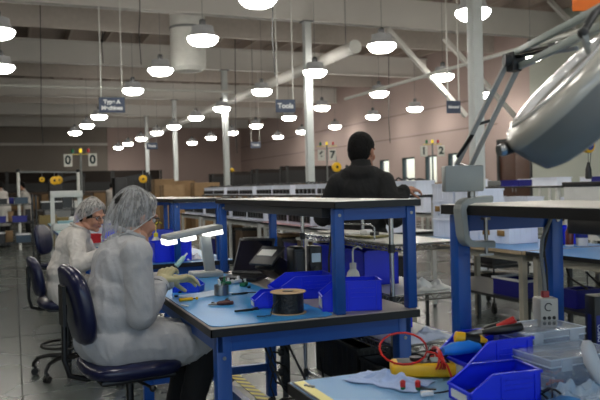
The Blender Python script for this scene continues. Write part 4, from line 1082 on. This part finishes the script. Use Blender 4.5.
simple_bench(3.12, 10.9, 1.9, .95, 'pale bench in the second row, fourth of those with a shelf', mat('pale_bench_top', (.66, .68, .72), .35), white_metal, True)
simple_bench(3.12, 13.0, 1.9, .95, 'pale bench in the second row, farthest of those with a shelf', mat('pale_bench_top', (.66, .68, .72), .35), white_metal, True)
def tote(loc, w, d, h, label, slots=0, m=tote_white, rz=0, fill=None, group='white plastic totes'):
    o = thing('plastic_tote', label, 'tote', loc, rz, group)
    b = MB(); t = .006
    b.b2((-w/2, -d/2, 0), (w/2, d/2, t))
    for s in (-1, 1): b.b2((s*(w/2)-t/2, -d/2, 0), (s*(w/2)+t/2, d/2, h)); b.b2((-w/2, s*d/2-t/2, 0), (w/2, s*d/2+t/2, h))
    b.build('tote_body', m, o)
    r = MB()
    for s in (-1, 1): r.b2((s*w/2-.009, -d/2-.009, h-.02), (s*w/2+.009, d/2+.009, h)); r.b2((-w/2, s*d/2-.009, h-.02), (w/2, s*d/2+.009, h))
    for k in range(1, 5): r.b2((-w/2+w*k/5-.006, -d/2-.006, .02), (-w/2+w*k/5+.006, -d/2, h-.02))
    for k in range(1, 4): r.b2((-w/2-.006, -d/2+d*k/4-.006, .02), (-w/2, -d/2+d*k/4+.006, h-.02))
    r.build('rim', m, o)
    for k in range(slots):
        MB().box((-w/2-.008, -d/2+d*(k+.5)/slots, h*.55), (.012, d/slots*.45, h*.30), bev=.003).build('slot_label', fill or label_white, o)
    return o
def slotted(loc, w, d, h, label, n, group='white slotted trays', seed=0):
    """white tray with dark cable ends standing in it"""
    o = tote(loc, w, d, h, label, group=group)
    rnd = random.Random(seed)
    for k in range(n):
        y = -d/2+d*(k+.5)/n
        MB().box((-w/2-.012, y, h*.34), (.03, d/n*.62, h*.46), bev=.004).build('dark_slot', black_pl, o)
        q = MB().tube([(-w*.3, y-.02, h-.02), (-w*.2, y, h+rnd.uniform(.01, .03)), (0, y+rnd.uniform(-.03, .03), h+rnd.uniform(.015, .045)), (.1, y+.04, h-.01)], .012, n=6)
        q.build('dark_plug', black_pl, o)
    return o
k = 0
for i, (x, y, z, w, d, h, f) in enumerate(((3.62, 3.62, T, .30, .38, .19, 0), (3.62, 3.20, T, .30, .38, .19, 0), (3.60, 2.73, T, .32, .44, .17, 1), (3.62, 3.62, T+.192, .30, .38, .19, 1), (3.62, 3.20, T+.192, .30, .38, .19, 1), (3.62, 3.62, T+.384, .30, .38, .18, 0), (3.62, 3.20, T+.384, .30, .38, .12, 0),
                                           (3.92, 3.6, T, .26, .4, .3, 0), (3.92, 3.15, T, .26, .4, .34, 0))):
    lab = ['white tote at the bottom of the far stack on the wood edged bench', 'white tote at the bottom of the middle stack on the wood edged bench', 'low white tote with pale slots, nearest on the wood edged bench', 'white tote, second level of the far stack, with a dark gap', 'white tote, second level of the middle stack, with a tan slot',
           'white tote on top of the far stack', 'low white tote on top of the middle stack', 'tall white tote behind the far stack', 'tall white tote behind the middle stack'][i]
    tote((x, y, z+.0015), w, d, h, lab, 2 if f else 0, fill=mat('tan_slot', (.55, .42, .22), .6))
for k, (y0, z) in enumerate(((4.62, T), (6.72, T), (8.82, T), (10.92, T), (13.02, T))):
    nm = ['nearest', 'second', 'third', 'fourth', 'farthest'][k]
    for j in range(2):
        slotted((3.42, y0+.47+.95*j, T+.0015), .3, .88, .36, 'white tray of black plugs on the worktop of the %s shelved bench, %s half' % (nm, ['near', 'far'][j]), 6, seed=k*2+j)
        slotted((3.90, y0+.47+.95*j, 1.2015), .26, .88, .17, 'white tray of black cables on the shelf of the %s shelved bench, %s half' % (nm, ['near', 'far'][j]), 5, seed=30+k*2+j)
rnd = random.Random(5)
for k, y0 in enumerate((4.62, 6.72, 8.82, 10.92)):
    nm = ['nearest', 'second', 'third', 'fourth'][k]
    for j in range(3):
        o = thing('storage_box', 'dark box under the %s shelved bench, %s of three from the near end' % (nm, ORD[j]), 'box', (3.5, y0+.34+.58*j, 0), 0, 'boxes under the second row')
        hh = rnd.uniform(.3, .55)
        MB().b2((-.24, -.24, 0), (.24, .24, hh), bev=.01).build('box_body', [dark_box, mat('brown_crate', (.33, .26, .19), .7), mat('deep_blue_bin', (.10, .10, .48), .4)][(k+j) % 3], o)
        MB().b2((-.255, -.255, hh), (.255, .255, hh+.03), bev=.006).build('lid', [dark_gray, card, white_pl][(k*2+j) % 3], o)
# things on the black edged blue bench
bin_((3.86, 2.27, T), 0, .2, .18, .16, 'dark blue bin beside the red-brown bottle on the wood edged bench', front=.9, lab=False)
o = thing('spray_bottle', 'dark red-brown bottle with pale top on the wood edged bench', 'bottle', (3.72, 2.06, T))
MB().lathe([(.033, 0), (.035, .01), (.035, .12), (.014, .16), (.014, .175)], n=16).build('bottle_body', mat('amber_plastic', (.32, .12, .08), .3), o)
MB().lathe([(.017, .17), (.017, .2), (.01, .205)], n=14).build('cap', white_pl, o); MB().lathe([(.036, 0), (.037, .012), (.03, .013)], n=16).build('pale_base', white_pl, o)
o = thing('wipe_tub', 'blue and white tub of wipes on the wood edged bench', 'tub', (3.82, 2.02, T))
MB().lathe([(.048, 0), (.05, .005), (.05, .075)], n=20).build('lower_body', white_pl, o)
MB().lathe([(.0505, .07), (.0505, .16)], n=20).build('blue_wrap', mat('deep_blue_label', (.08, .12, .45), .4), o); MB().lathe([(.05, .158), (.05, .178), (.03, .184)], n=20).build('lid', white_pl, o)
bin_((3.95, 1.72, T), .1, .2, .2, .2, 'blue bin at the far end of the black edged bench', front=.9, lab=False)
tag(MB().box((0, 0, .05), (.2, .26, .1), rz=.5, bev=.01).build('dark_device', dark_box, loc=(3.8, 1.45, T+.001)), 'dark device on the black edged bench at the right edge', 'device')
tag(MB().bar((0, -.15, 0), (.1, .18, .14), .05, .03, bev=.006).build('silver_lever', steel, loc=(3.5, 1.45, T+.02)), 'silver lever lying on the black edged bench at the right edge', 'lever')
# below the second row
def carton(loc, w, d, h, label, m=card, rz=0, name='storage_box', group=None):
    o = thing(name, label, 'box', loc, rz, group)
    MB().b2((-w/2, -d/2, 0), (w/2, d/2, h), bev=.006).build('box_body', m, o)
    MB().b2((-w/2-.003, -.025, h*.35), (w/2+.003, .025, h+.0025)).build('packing_tape', mat('packing_tape', (.66, .57, .42), .4), o)
    return o
p = at(509, 288, X=3.5); 
def tub(loc, w, d, h, label, m, rz=0):
    o = thing('storage_tub', label, 'tub', loc, rz); b = MB(); t = .006
    b.b2((-w/2, -d/2, 0), (w/2, d/2, t))
    for s in (-1, 1): b.b2((s*w/2-t/2, -d/2, 0), (s*w/2+t/2, d/2, h)); b.b2((-w/2, s*d/2-t/2, 0), (w/2, s*d/2+t/2, h))
    b.build('tub_body', m, o); r = MB()
    for s in (-1, 1): r.b2((s*w/2-.012, -d/2-.012, h-.02), (s*w/2+.012, d/2+.012, h)); r.b2((-w/2, s*d/2-.012, h-.02), (w/2, s*d/2+.012, h))
    r.build('rim', white_pl if h > .155 else m, o); return o
def low_shelf(x0, y0, x1, y1, z, label):
    o = thing('under_shelf', label, 'shelf', (0, 0, 0))
    MB().b2((x0, y0, z-.02), (x1, y1, z)).build('board', dark_gray, o)
    for x in (x0+.02, x1-.02):
        for y in (y0+.02, y1-.02): MB().b2((x-.015, y-.015, 0), (x+.015, y+.015, z-.02)).build('leg', dark_gray, o)
low_shelf(3.3, .2, 4.0, 1.8, .36, 'dark low shelf under the black edged bench'); low_shelf(3.3, 2.1, 4.0, 3.75, .36, 'dark low shelf under the wood edged bench')
tub((3.52, 2.45, .36), .3, .42, .16, 'blue tub with white rim on the low shelf under the wood edged bench', mat('deep_blue_bin', (.10, .10, .48), .4))
tub((3.5, 1.9-.2, .362), .24, .16, .15, 'small blue tub under the black edged bench, far end', mat('deep_blue_bin', (.10, .10, .48), .4))
tub((3.5, 1.12, .362), .26, .4, .13, 'dull red tub on the low shelf under the black edged bench', mat('dull_red_bin', (.55, .16, .18), .45))
carton((3.55, .55, .362), .34, .4, .2, 'brown carton on the low shelf under the black edged bench at the right edge')
for k in range(3):
    tag(MB().tube([(3.25+.03*k, 1.6-.35*k, .70), (3.2, 1.5-.35*k, .58), (3.24, 1.36-.35*k, .52), (3.3, 1.42-.35*k, .62), (3.26, 1.26-.35*k, .55), (3.24, 1.16-.35*k, .68)], .01, n=6).build('cable_loop', cable_black), 'black cable looping under the black edged bench, %s from the far end' % ORD[k], 'cable', 'cables under the right bench')
# ------------------------------------------------------------------ third and fourth rows: seen as edges over the shelves
k = 0
for X0, nm in ((6.9, 'third'), (10.3, 'fourth')):
    for i, y in enumerate((4.2, 6.4, 8.6, 10.8, 13.0, 16.0, 19.0, 22.0) if X0 < 8 else (6.4, 8.6, 10.8, 13.0, 15.2, 18.0, 21.0)):
        simple_bench(X0, y, 2.0, .95, 'pale shelved bench in the %s row, %s from the near end' % (nm, ORD[i]), mat('pale_bench_top', (.66, .68, .72), .35), white_metal, True, shelfz=1.25)
rnd = random.Random(4); DBL = mat('deep_blue_bin', (.10, .10, .48), .4)
for k, (X0, y, m_, w, d, h, lab) in enumerate((
        (7.7, 4.7, tote_white, .3, .5, .12, 'low white tub on the near shelf of the third row'), (7.7, 5.5, DBL, .3, .5, .13, 'blue tub on the near shelf of the third row'),
        (7.7, 6.8, tote_white, .3, .6, .14, 'white tub farther along the third row shelf'), (7.7, 7.7, DBL, .3, .5, .11, 'blue tub farther along the third row shelf'),
        (7.7, 9.1, tote_white, .3, .7, .15, 'white tub at the middle of the third row shelf'), (7.7, 11.3, tote_white, .3, .8, .13, 'white tub past the middle of the third row shelf'),
        (11.1, 9.2, tote_white, .3, .8, .16, 'white tub on the fourth row shelf near the brown door'), (11.1, 11.4, tote_white, .3, .6, .14, 'second white tub on the fourth row shelf near the brown door'),
        (11.1, 13.6, tote_white, .3, .8, .14, 'white tub on the fourth row shelf under the windows'), (11.1, 15.8, card, .3, .9, .12, 'tan tub on the fourth row shelf under the windows'))):
    tub((X0, y, 1.252), w, d, h, lab, m_)
for k, (x, y) in enumerate(((7.15, 4.7), (7.15, 5.5), (7.2, 6.9), (7.15, 7.8), (7.2, 9.0), (7.15, 10.0), (7.2, 11.3), (7.15, 12.2))):
    tote((x, y, T+.0015), .32, .6, .32, 'white tote on the worktop of the third row, %s from the near end' % ORD[k], 1 if k % 2 else 0, fill=mat('tan_slot', (.5, .4, .2)))
def monitor(loc, rz, label, w=.5, h=.3):
    o = thing('monitor', label, 'monitor', loc, rz)
    MB().lathe([(.12, 0), (.12, .01), (.02, .016)], n=20).build('foot', black_pl, o); MB().b2((-.02, .0, .01), (.02, .02, .2)).build('stem', black_pl, o)
    MB().box((0, -.01, .12+h/2), (w, .03, h), bev=.006).build('case', black_pl, o); MB().box((0, -.0262, .12+h/2), (w-.04, .002, h-.04)).build('screen', mat('lit_screen', (.66, .66, .86), .3, emit=.55), o)
    return o
monitor((7.75, 13.4, 1.252), .5, 'lit monitor standing far behind, just right of the standing man')
p = at(557, 178, X=7.5)
tag(MB().box((0, 0, .02), (.3, .5, .04), bev=.01).build('flat_case', black_pl, loc=(7.72, 4.55-.1, 1.375)), 'flat black case lying on the low white tub at the right', 'case')
# black bench edge with hanging tool balancer at the right edge
o = thing('black_cart', 'black topped cart with a white front panel at the right edge', 'cart', (at(588, 183, D=7.2).x-.02, at(588, 183, D=7.2).y-.35, 0))
MB().b2((0, -.6, 1.26), (.5, .7, 1.31), bev=.006).build('top', black_pl, o); MB().b2((.01, -.58, .72), (.03, .68, 1.26)).build('front_panel', white_metal, o)
for x in (.04, .46):
    for y in (-.55, .65): MB().b2((x-.02, y-.02, 0), (x+.02, y+.02, 1.26)).build('leg', dark_gray, o)
p = at(588, 146, D=7.2)
o = thing('tool_balancer', 'yellow and blue tool balancer with a hanging black tool at the right edge', 'tool balancer', (p.x, p.y, p.z))
MB().lathe([(.06, -.03), (.07, -.02), (.07, .02), (.06, .03)], n=24, M=Matrix.Rotation(PI/2, 3, 'X') @ Matrix.Identity(3)).build('drum', yellow, o)
MB().lathe([(.042, -.036), (.042, .036)], n=20, M=Matrix.Rotation(PI/2, 3, 'X')).build('blue_cover', mat('navy_cover', (.16, .22, .50), .4), o)
MB().tube([(0, 0, .07), (0, 0, .14), (.07, .02, .152)], .006, n=6).build('hook', steel, o)
q = at(588, 178, D=7.2)-p
MB().tube([(0, 0, -.07), (.0, 0, q.z+.16)], .003, n=6).build('wire', cable_black, o)
MB().lathe([(.02, 0), (.034, .01), (.03, .1), (.018, .14), (.01, .17)], c=(0, 0, q.z-.01), n=14).build('hanging_tool', black_pl, o)
MB().tube([(.02, 0, q.z+.12), (.06, .02, q.z+.3), (.05, .02, .05), (.1, .03, .15)], .004, n=6).build('air_hose', cable_black, o)
o = thing('overhead_rail', 'thin black overhead rail carrying the tool balancer', 'rail', (p.x, p.y, 0))
MB().bar((-.05, 0, p.z+.152), (.7, .1, p.z+.165), .015, .015).build('beam', black_pl, o)
MB().cyl((.6, .09, 0), (.6, .09, p.z+.16), .02, n=10).build('post', black_pl, o)
tag(MB().box((0, 0, .06), (.5, .5, .12), rz=.1, bev=.012).build('grey_dome_unit', gray_pl, loc=(10.95, 12.4, 1.252)), 'low grey unit on the fourth row shelf in front of the brown door', 'unit')
# ------------------------------------------------------------------ signal posts with number cards
def andon(px, D, cards, dx, label, top, cx, cz, cs):
    p = at(px, 180, D=D); zt = top
    o = thing('signal_post', label, 'signal post', (p.x, p.y, 0), -TH)
    MB().cyl((0, 0, 0), (0, 0, zt), .03, n=10).build('pole', gray_pl, o); MB().cyl((0, 0, 0), (0, 0, .03), .15, n=16).build('base', dark_gray, o)
    MB().b2((-dx*1.6, -.02, zt-.03), (dx*1.6, .02, zt)).build('crossbar', mat('pale_yellow_bar', (.80, .72, .42), .5), o)
    for x, m_ in ((-dx, 'green'), (0, 'yellow'), (dx, 'red')):
        MB().lathe([(.045, 0), (.045, .03)], c=(x, 0, zt), n=14).build('lamp_base', gray_pl, o)
        e = {'green': (.02, .35, .2), 'yellow': (1, .85, .12), 'red': (.62, .08, .10)}[m_]
        MB().lathe([(.042, .03), (.042, .12), (.03, .135)], c=(x, 0, zt), n=14).build(m_+'_lamp', mat('signal_'+m_, e, .3, emit=.35 if m_ == 'yellow' else .12), o)
    for s, t_ in zip((-1, 1), cards):
        c = MB().b2((s*cx-.12*cs, -.035, zt-cz-.18*cs), (s*cx+.12*cs, -.022, zt-cz+.18*cs)).build('number_card', label_white, o)
        text(t_, .34*cs, mat('card_ink', (.10, .18, .18), .6), c, (s*cx, -.037, zt-cz), bold=.012, name='card_number')
andon(81.3, 20, '00', .22, 'signal post with green, yellow and red lamps over two cards reading 0, at the left', 2.42, .345, .16+.02, .98)
andon(327.5, 26, '67', .23, 'signal post with two number cards just left of the standing man', 2.82, .20, .34, 1.08)
andon(433, 24, '12', .19, 'signal post with two number cards above the windows on the right', 2.68, .29, .24, 1.0)
# ------------------------------------------------------------------ left-hand background
o = simple_bench(-.16, 7.45, 1.9, .95, 'blue topped bench with pale legs carrying the white frame machine', mat('pale_teal_top', (.52, .66, .68), .35), white_metal, edge=blue_steel)
fr = thing('frame_machine', 'white open frame machine on the bench at the far left', 'machine', (.03, 8.75, T))
for s in (-1, 1):
    MB().b2((s*.2-.03, -.03, 0), (s*.2+.03, .03, .56)).build('upright', white_metal, fr)
MB().b2((-.21, -.2, 0), (.22, .2, .10), bev=.01).build('base', white_metal, fr); MB().b2((-.23, -.06, .5), (.24, .06, .60), bev=.008).build('top_beam', white_metal, fr)
MB().b2((-.14, -.15, .10), (.1, .1, .14)).build('bed', mat('pale_teal_top', (.5, .6, .6)), fr); MB().b2((-.05, -.07, .34), (.07, .05, .5)).build('tool_head', dark_gray, fr)
simple_bench(-.13, 9.7, 1.9, .95, 'second pale bench behind the white frame machine', mat('pale_teal_top', (.52, .66, .68), .35), white_metal, edge=blue_steel)
simple_bench(-.1, 4.84, 1.9, .95, 'blue topped bench directly behind the farther woman', mat('pale_teal_top', (.52, .66, .68), .35), blue_steel, True, edge=blue_steel)
wire_rack(-1.25, 12.1, -.38, 12.6, (.42, .78, 1.14), 1.32, 'grey wire rack of bins at the left edge', mat('dull_rack_wire', (.26, .27, .28), .45, .3), False, 8)
wire_rack(-.30, 12.5, .42, 13.0, (.30, .62, 1.0), 1.3, 'second grey wire rack, holding cartons, right of the first', mat('dull_rack_wire', (.42, .43, .44)), False, 8)
DB = mat('deep_blue_bin', (.10, .10, .48), .4)
for (x, y, z, w, d, h, m_, lab) in ((-.95, 12.24, 1.145, .22, .22, .10, dark_box, 'dark bin on the top shelf at the left edge'), (-.58, 12.3, 1.145, .24, .34, .12, mat('teal_bin', (.20, .27, .34), .4), 'slate bin on the top shelf of the left rack'),
                                  (-1.0, 12.22, .785, .26, .2, .12, DB, 'blue bin on the middle shelf at the left edge'), (-.62, 12.22, .785, .26, .2, .12, DB, 'second blue bin on the middle shelf of the left rack'),
                                  (-1.02, 12.3, .425, .24, .36, .2, dark_box, 'dark bin on the lower shelf at the left edge'), (-.56, 12.3, .425, .26, .36, .16, mat('teal_bin', (.25, .42, .5)), 'slate bin on the lower shelf of the left rack')):
    tub((x, y, z), w, d, h, lab, m_)
for i, (x, y, z, w, d, h, lab) in enumerate(((-.08, 12.75, .626, .34, .4, .26, 'tan carton on the middle shelf of the second left rack'), (.22, 12.75, .626, .22, .4, .2, 'smaller tan carton on the middle shelf of the second left rack'), (-.05, 12.75, .306, .4, .4, .24, 'tan carton on the lower shelf of the second left rack'), (.22, 12.75, .306, .16, .4, .18, 'narrow tan carton on the lower shelf of the second left rack'))):
    carton((x, y, z), w, d, h, lab, mat('olive_carton', (.50, .44, .28), .8))
tub((.0, 12.75, 1.005), .4, .4, .16, 'dark bin on top of the second left rack', dark_box)
for i, (x, y, z, m_, lab) in enumerate(((.45, 10.0, T, red, 'red canister'), (.6, 10.4, T, yellow, 'yellow canister'), (.3, 10.3, T, bin_blue, 'blue canister'), (.2, 9.9, T, white_pl, 'white canister'))):
    o = thing('canister', lab+' on the bench behind the white frame machine', 'canister', (x, y, z))
    MB().lathe([(.06, 0), (.06, .14), (.03, .17)], n=14).build('canister_body', m_, o); MB().cyl((0, 0, .17), (0, 0, .2), .03, n=10).build('cap', black_pl, o)
# items on the bench right behind the farther woman
for i, (x, y, z, m_, w, h, lab) in enumerate(((.3, 5.2, T, bin_blue, .24, .2, 'blue bin on the bench behind the farther woman'), (.1, 5.5, T, red, .14, .1, 'small red tub on the bench behind the farther woman'), (.4, 5.9, T, bin_blue, .28, .22, 'second blue bin on the bench behind the farther woman'), (.2, 6.3, T, white_pl, .26, .2, 'white tub on the bench behind the farther woman'))):
    tub((x, y, z), w, w, h, lab, m_)
for i, (x, z, w_, h_, m_, nm) in enumerate(((-1.12, .785, .12, .2, white_pl, 'white carton'), (-.82, .425, .14, .22, card, 'tan carton'), (-.46, .785, .1, .24, dark_box, 'tall black carton'), (-.78, .785, .1, .2, card, 'narrow tan carton'), (-1.14, 1.145, .12, .1, white_pl, 'white carton'), (-.76, 1.145, .09, .12, DB, 'blue carton'))):
    y = 12.45; o = carton((x, y+.03, z), w_, .16, h_, nm+' on the %s of the left-edge wire rack' % ({.785: 'middle shelf', .425: 'lower shelf', 1.145: 'top shelf'}[z]), m_)
# overhead tool rail with yellow balancers
o = thing('tool_rail', 'overhead tool rail on white posts far behind at the left', 'rail', (0, 0, 0))
a, b_ = at(18, 172, D=19), at(78, 172, D=19)
for q in (a, b_):
    l = MB().cyl((q.x, q.y, 0), (q.x, q.y, q.z), .04, n=10).build('post', white_metal, o); MB().ball((q.x, q.y, q.z+.03), .055, n=10).build('knob', black_pl, l)
MB().bar((a.x, a.y, a.z), (b_.x, b_.y, b_.z), .05, .05).build('beam', gray_pl, o)
def balancer(px, py, D, label, s=1.0):
    p = at(px, py, D=D); o = thing('cord_reel', label, 'reel', p, 0, 'yellow cable reels')
    MB().lathe([(.07*s, -.04), (.1*s, -.03), (.1*s, .03), (.07*s, .04)], n=18, M=Matrix.Rotation(PI/2, 3, 'X')).build('drum', yellow, o)
    MB().cyl((0, -.05, 0), (0, .05, 0), .03*s, n=10).build('hub', black_pl, o)
    MB().tube([(0, 0, .1*s), (0, 0, .25)], .01, n=6).build('hook', steel, o); return o
balancer(42, 179.5, 19, 'yellow cable reel under the left tool rail, left one', .7); balancer(54.5, 180.5, 19, 'yellow cable reel under the left tool rail, middle one', 1.1); balancer(58.5, 180, 19.3, 'yellow cable reel under the left tool rail, right one', 1.1)
balancer(336.5, 167, 17, 'yellow cable reel hanging just left of the standing man', 1.15); balancer(143, 179, 18, 'yellow cable reel behind the nearest woman’s hair net', 1.0); balancer(232, 170, 22, 'small yellow reel beside the second middle column', .6)
for X_, y_, lab in ((.6, 19.5, 'dark machine far behind between the left posts'), (2.4, 19, 'dark machine with arms far behind, right of the hair net'), (3.2, 23, 'dark machine far behind, left of the thin columns')):
    o = thing('assembly_machine', lab, 'machine', (X_, y_, 0))
    MB().b2((-.5, -.4, 0), (.5, .4, .9), bev=.02).build('cabinet', gray_pl, o); MB().b2((-.35, -.3, .9), (.0, .3, 1.75), bev=.02).build('tower', dark_box, o)
    MB().bar((-.1, 0, 1.7), (.7, -.05, 1.85), .12, .12).build('arm', dark_box, o); MB().cyl((.6, -.05, 1.3), (.6, -.05, 1.85), .07, n=10).build('spindle', dark_gray, o)
    MB().b2((.05, -.25, .9), (.45, .25, 1.1)).build('table', white_metal, o)
# dark racking along the far wall with cartons
def far_rack(x0, x1, y, z0, z1, label):
    o = thing('storage_rack', label, 'rack', ((x0+x1)/2, y, 0), 0, 'dark racks along the far wall'); w = (x1-x0)/2
    for s in (-1, 1):
        for q in (-.4, .4): MB().b2((s*w-.05, q-.05, 0), (s*w+.05, q+.05, z1)).build('upright', dark_gray, o)
    for z in (.3, z0-.15): MB().b2((-w, -.45, z), (w, .45, z+.1)).build('shelf', mat('dull_orange_beam', (.42, .34, .28), .6), o)
    MB().b2((-w, .3, z0), (w, .36, z1)).build('back_screen', mat('dark_brown_screen', (.14, .105, .085), .8), o)
    MB().b2((-w, -.4, z0), (w, .3, z0+.55)).build('dark_goods', dark_box, o)
    for k in range(int(w*2/.9)):
        MB().b2((-w+.1+k*.9, -.4, .4), (-w+.85+k*.9, .3, .4+.5+.25*((k*7) % 3)), bev=.02).build('carton', card, o)
for i in range(5): far_rack(-4.2+3.2*i, -1.1+3.2*i, 45.5, 1.45, 2.75, 'dark rack of goods along the far wall, %s from the left' % ORD[i]) if i < 4 else None
for i in range(4): far_rack(RX-4.5-.0, RX-1.6, 27+4.2*i, 1.55, 2.3, 'dark rack of goods on the right-hand side, %s from the windows' % ORD[i])
for i, (px, D, w, h, m_) in enumerate(((163, 26, .9, 1.75, card), (182, 28, 1.1, 1.7, card), (205, 27, 1.2, 1.6, card), (172, 22, .8, 1.5, card))):
    p = at(px, 190, D=D); carton((p.x, p.y, 0), w*.8, .7, h, 'tall tan carton far behind, %s from the left' % ORD[i], m_)

# low dark cart standing in the aisle right of the chrome rack
cp = V((4.25, 3.85, 0))
o = thing('equipment_cart', 'low dark wire cart on casters behind the wood edged bench', 'cart', (cp.x, cp.y, 0))
for x in (.02, .5):
    for y in (0, .75):
        q = MB().cyl((x, y, .09), (x, y, .62), .012, n=10).build('post', dark_gray, o)
        MB().cyl((x-.012, y, .04), (x+.012, y, .04), .04, n=16).b2((x-.016, y-.02, .05), (x+.016, y+.02, .1)).build('caster', black_pl, q)
for z in (.16, .40): MB().b2((0, -.03, z), (.52, .78, z+.025), bev=.004).build('shelf', mat('dark_wire_shelf', (.10, .10, .105), .5), o)
tub((cp.x+.26, cp.y+.25, .427), .3, .34, .15, 'dark grey tub on the low wire cart', dark_box)
carton((cp.x+.26, cp.y+.35, .187), .36, .5, .18, 'black carton on the bottom shelf of the low wire cart', black_pl)
# ------------------------------------------------------------------ light, camera
sc = bpy.context.scene
w = bpy.data.worlds.new('daylight'); sc.world = w; w.use_nodes = True
nt = w.node_tree; bg = nt.nodes['Background']; sky = nt.nodes.new('ShaderNodeTexSky'); sky.sky_type = 'NISHITA'
sky.sun_elevation = math.radians(55); sky.sun_rotation = math.radians(250); sky.sun_disc = False
nt.links.new(sky.outputs[0], bg.inputs[0]); bg.inputs[1].default_value = .25
cd = bpy.data.cameras.new('camera'); cam = bpy.data.objects.new('camera', cd); C.objects.link(cam); sc.camera = cam
cd.sensor_width = 36; cd.lens = F/600*36; cd.clip_start = .02; cd.clip_end = 200
fwd = V((math.sin(TH), math.cos(TH), 0)); r0 = R_.copy()
f2 = (fwd*math.cos(PITCH)+U_*math.sin(PITCH)).normalized(); u2 = r0.cross(f2).normalized()
# picture turned anticlockwise by ROLL: camera turns clockwise
c_, s_ = math.cos(ROLL), math.sin(ROLL)
xr = (r0*c_-u2*s_); yu = (r0*s_+u2*c_)
Mc = Matrix((xr, yu, -f2)).transposed().to_4x4(); Mc.translation = CAM
cam.matrix_world = Mc
cd.dof.use_dof = True; cd.dof.focus_distance = 3.15; cd.dof.aperture_fstop = 5.0
sc.view_settings.view_transform = 'Standard'; sc.view_settings.look = 'None'; sc.view_settings.gamma = 1; sc.view_settings.use_curve_mapping = False
sc.view_settings.exposure = .3
sc.cycles.use_denoising = True
sc.cycles.max_bounces = 7; sc.cycles.transparent_max_bounces = 12; sc.cycles.sample_clamp_indirect = 6
# lower the floor under the benches: worktops stand .92 m high
def fz(z): return z+ZF*(1-z/.55) if z < .55 else z
done = set()
def drop(o):
    still = o.location.length < 1e-6 and abs(o.rotation_euler.x)+abs(o.rotation_euler.y) < 1e-6
    if o.type == 'MESH' and o.data.name not in done and (o.parent is None or still):
        done.add(o.data.name)
        for v in o.data.vertices:
            if v.co.z < .55: v.co.z = fz(v.co.z)
    for k in KIDS.get(o.name, ()): drop(k)
for o in [o for o in bpy.data.objects if o.parent is None and o.type in ('MESH', 'EMPTY')]:
    if o.name.startswith('task_chair'): pass
    elif abs(o.location.z) < 1e-6: drop(o)
    else: o.location.z = fz(o.location.z)
    o.location.z -= ZF
cam.location.z -= ZF
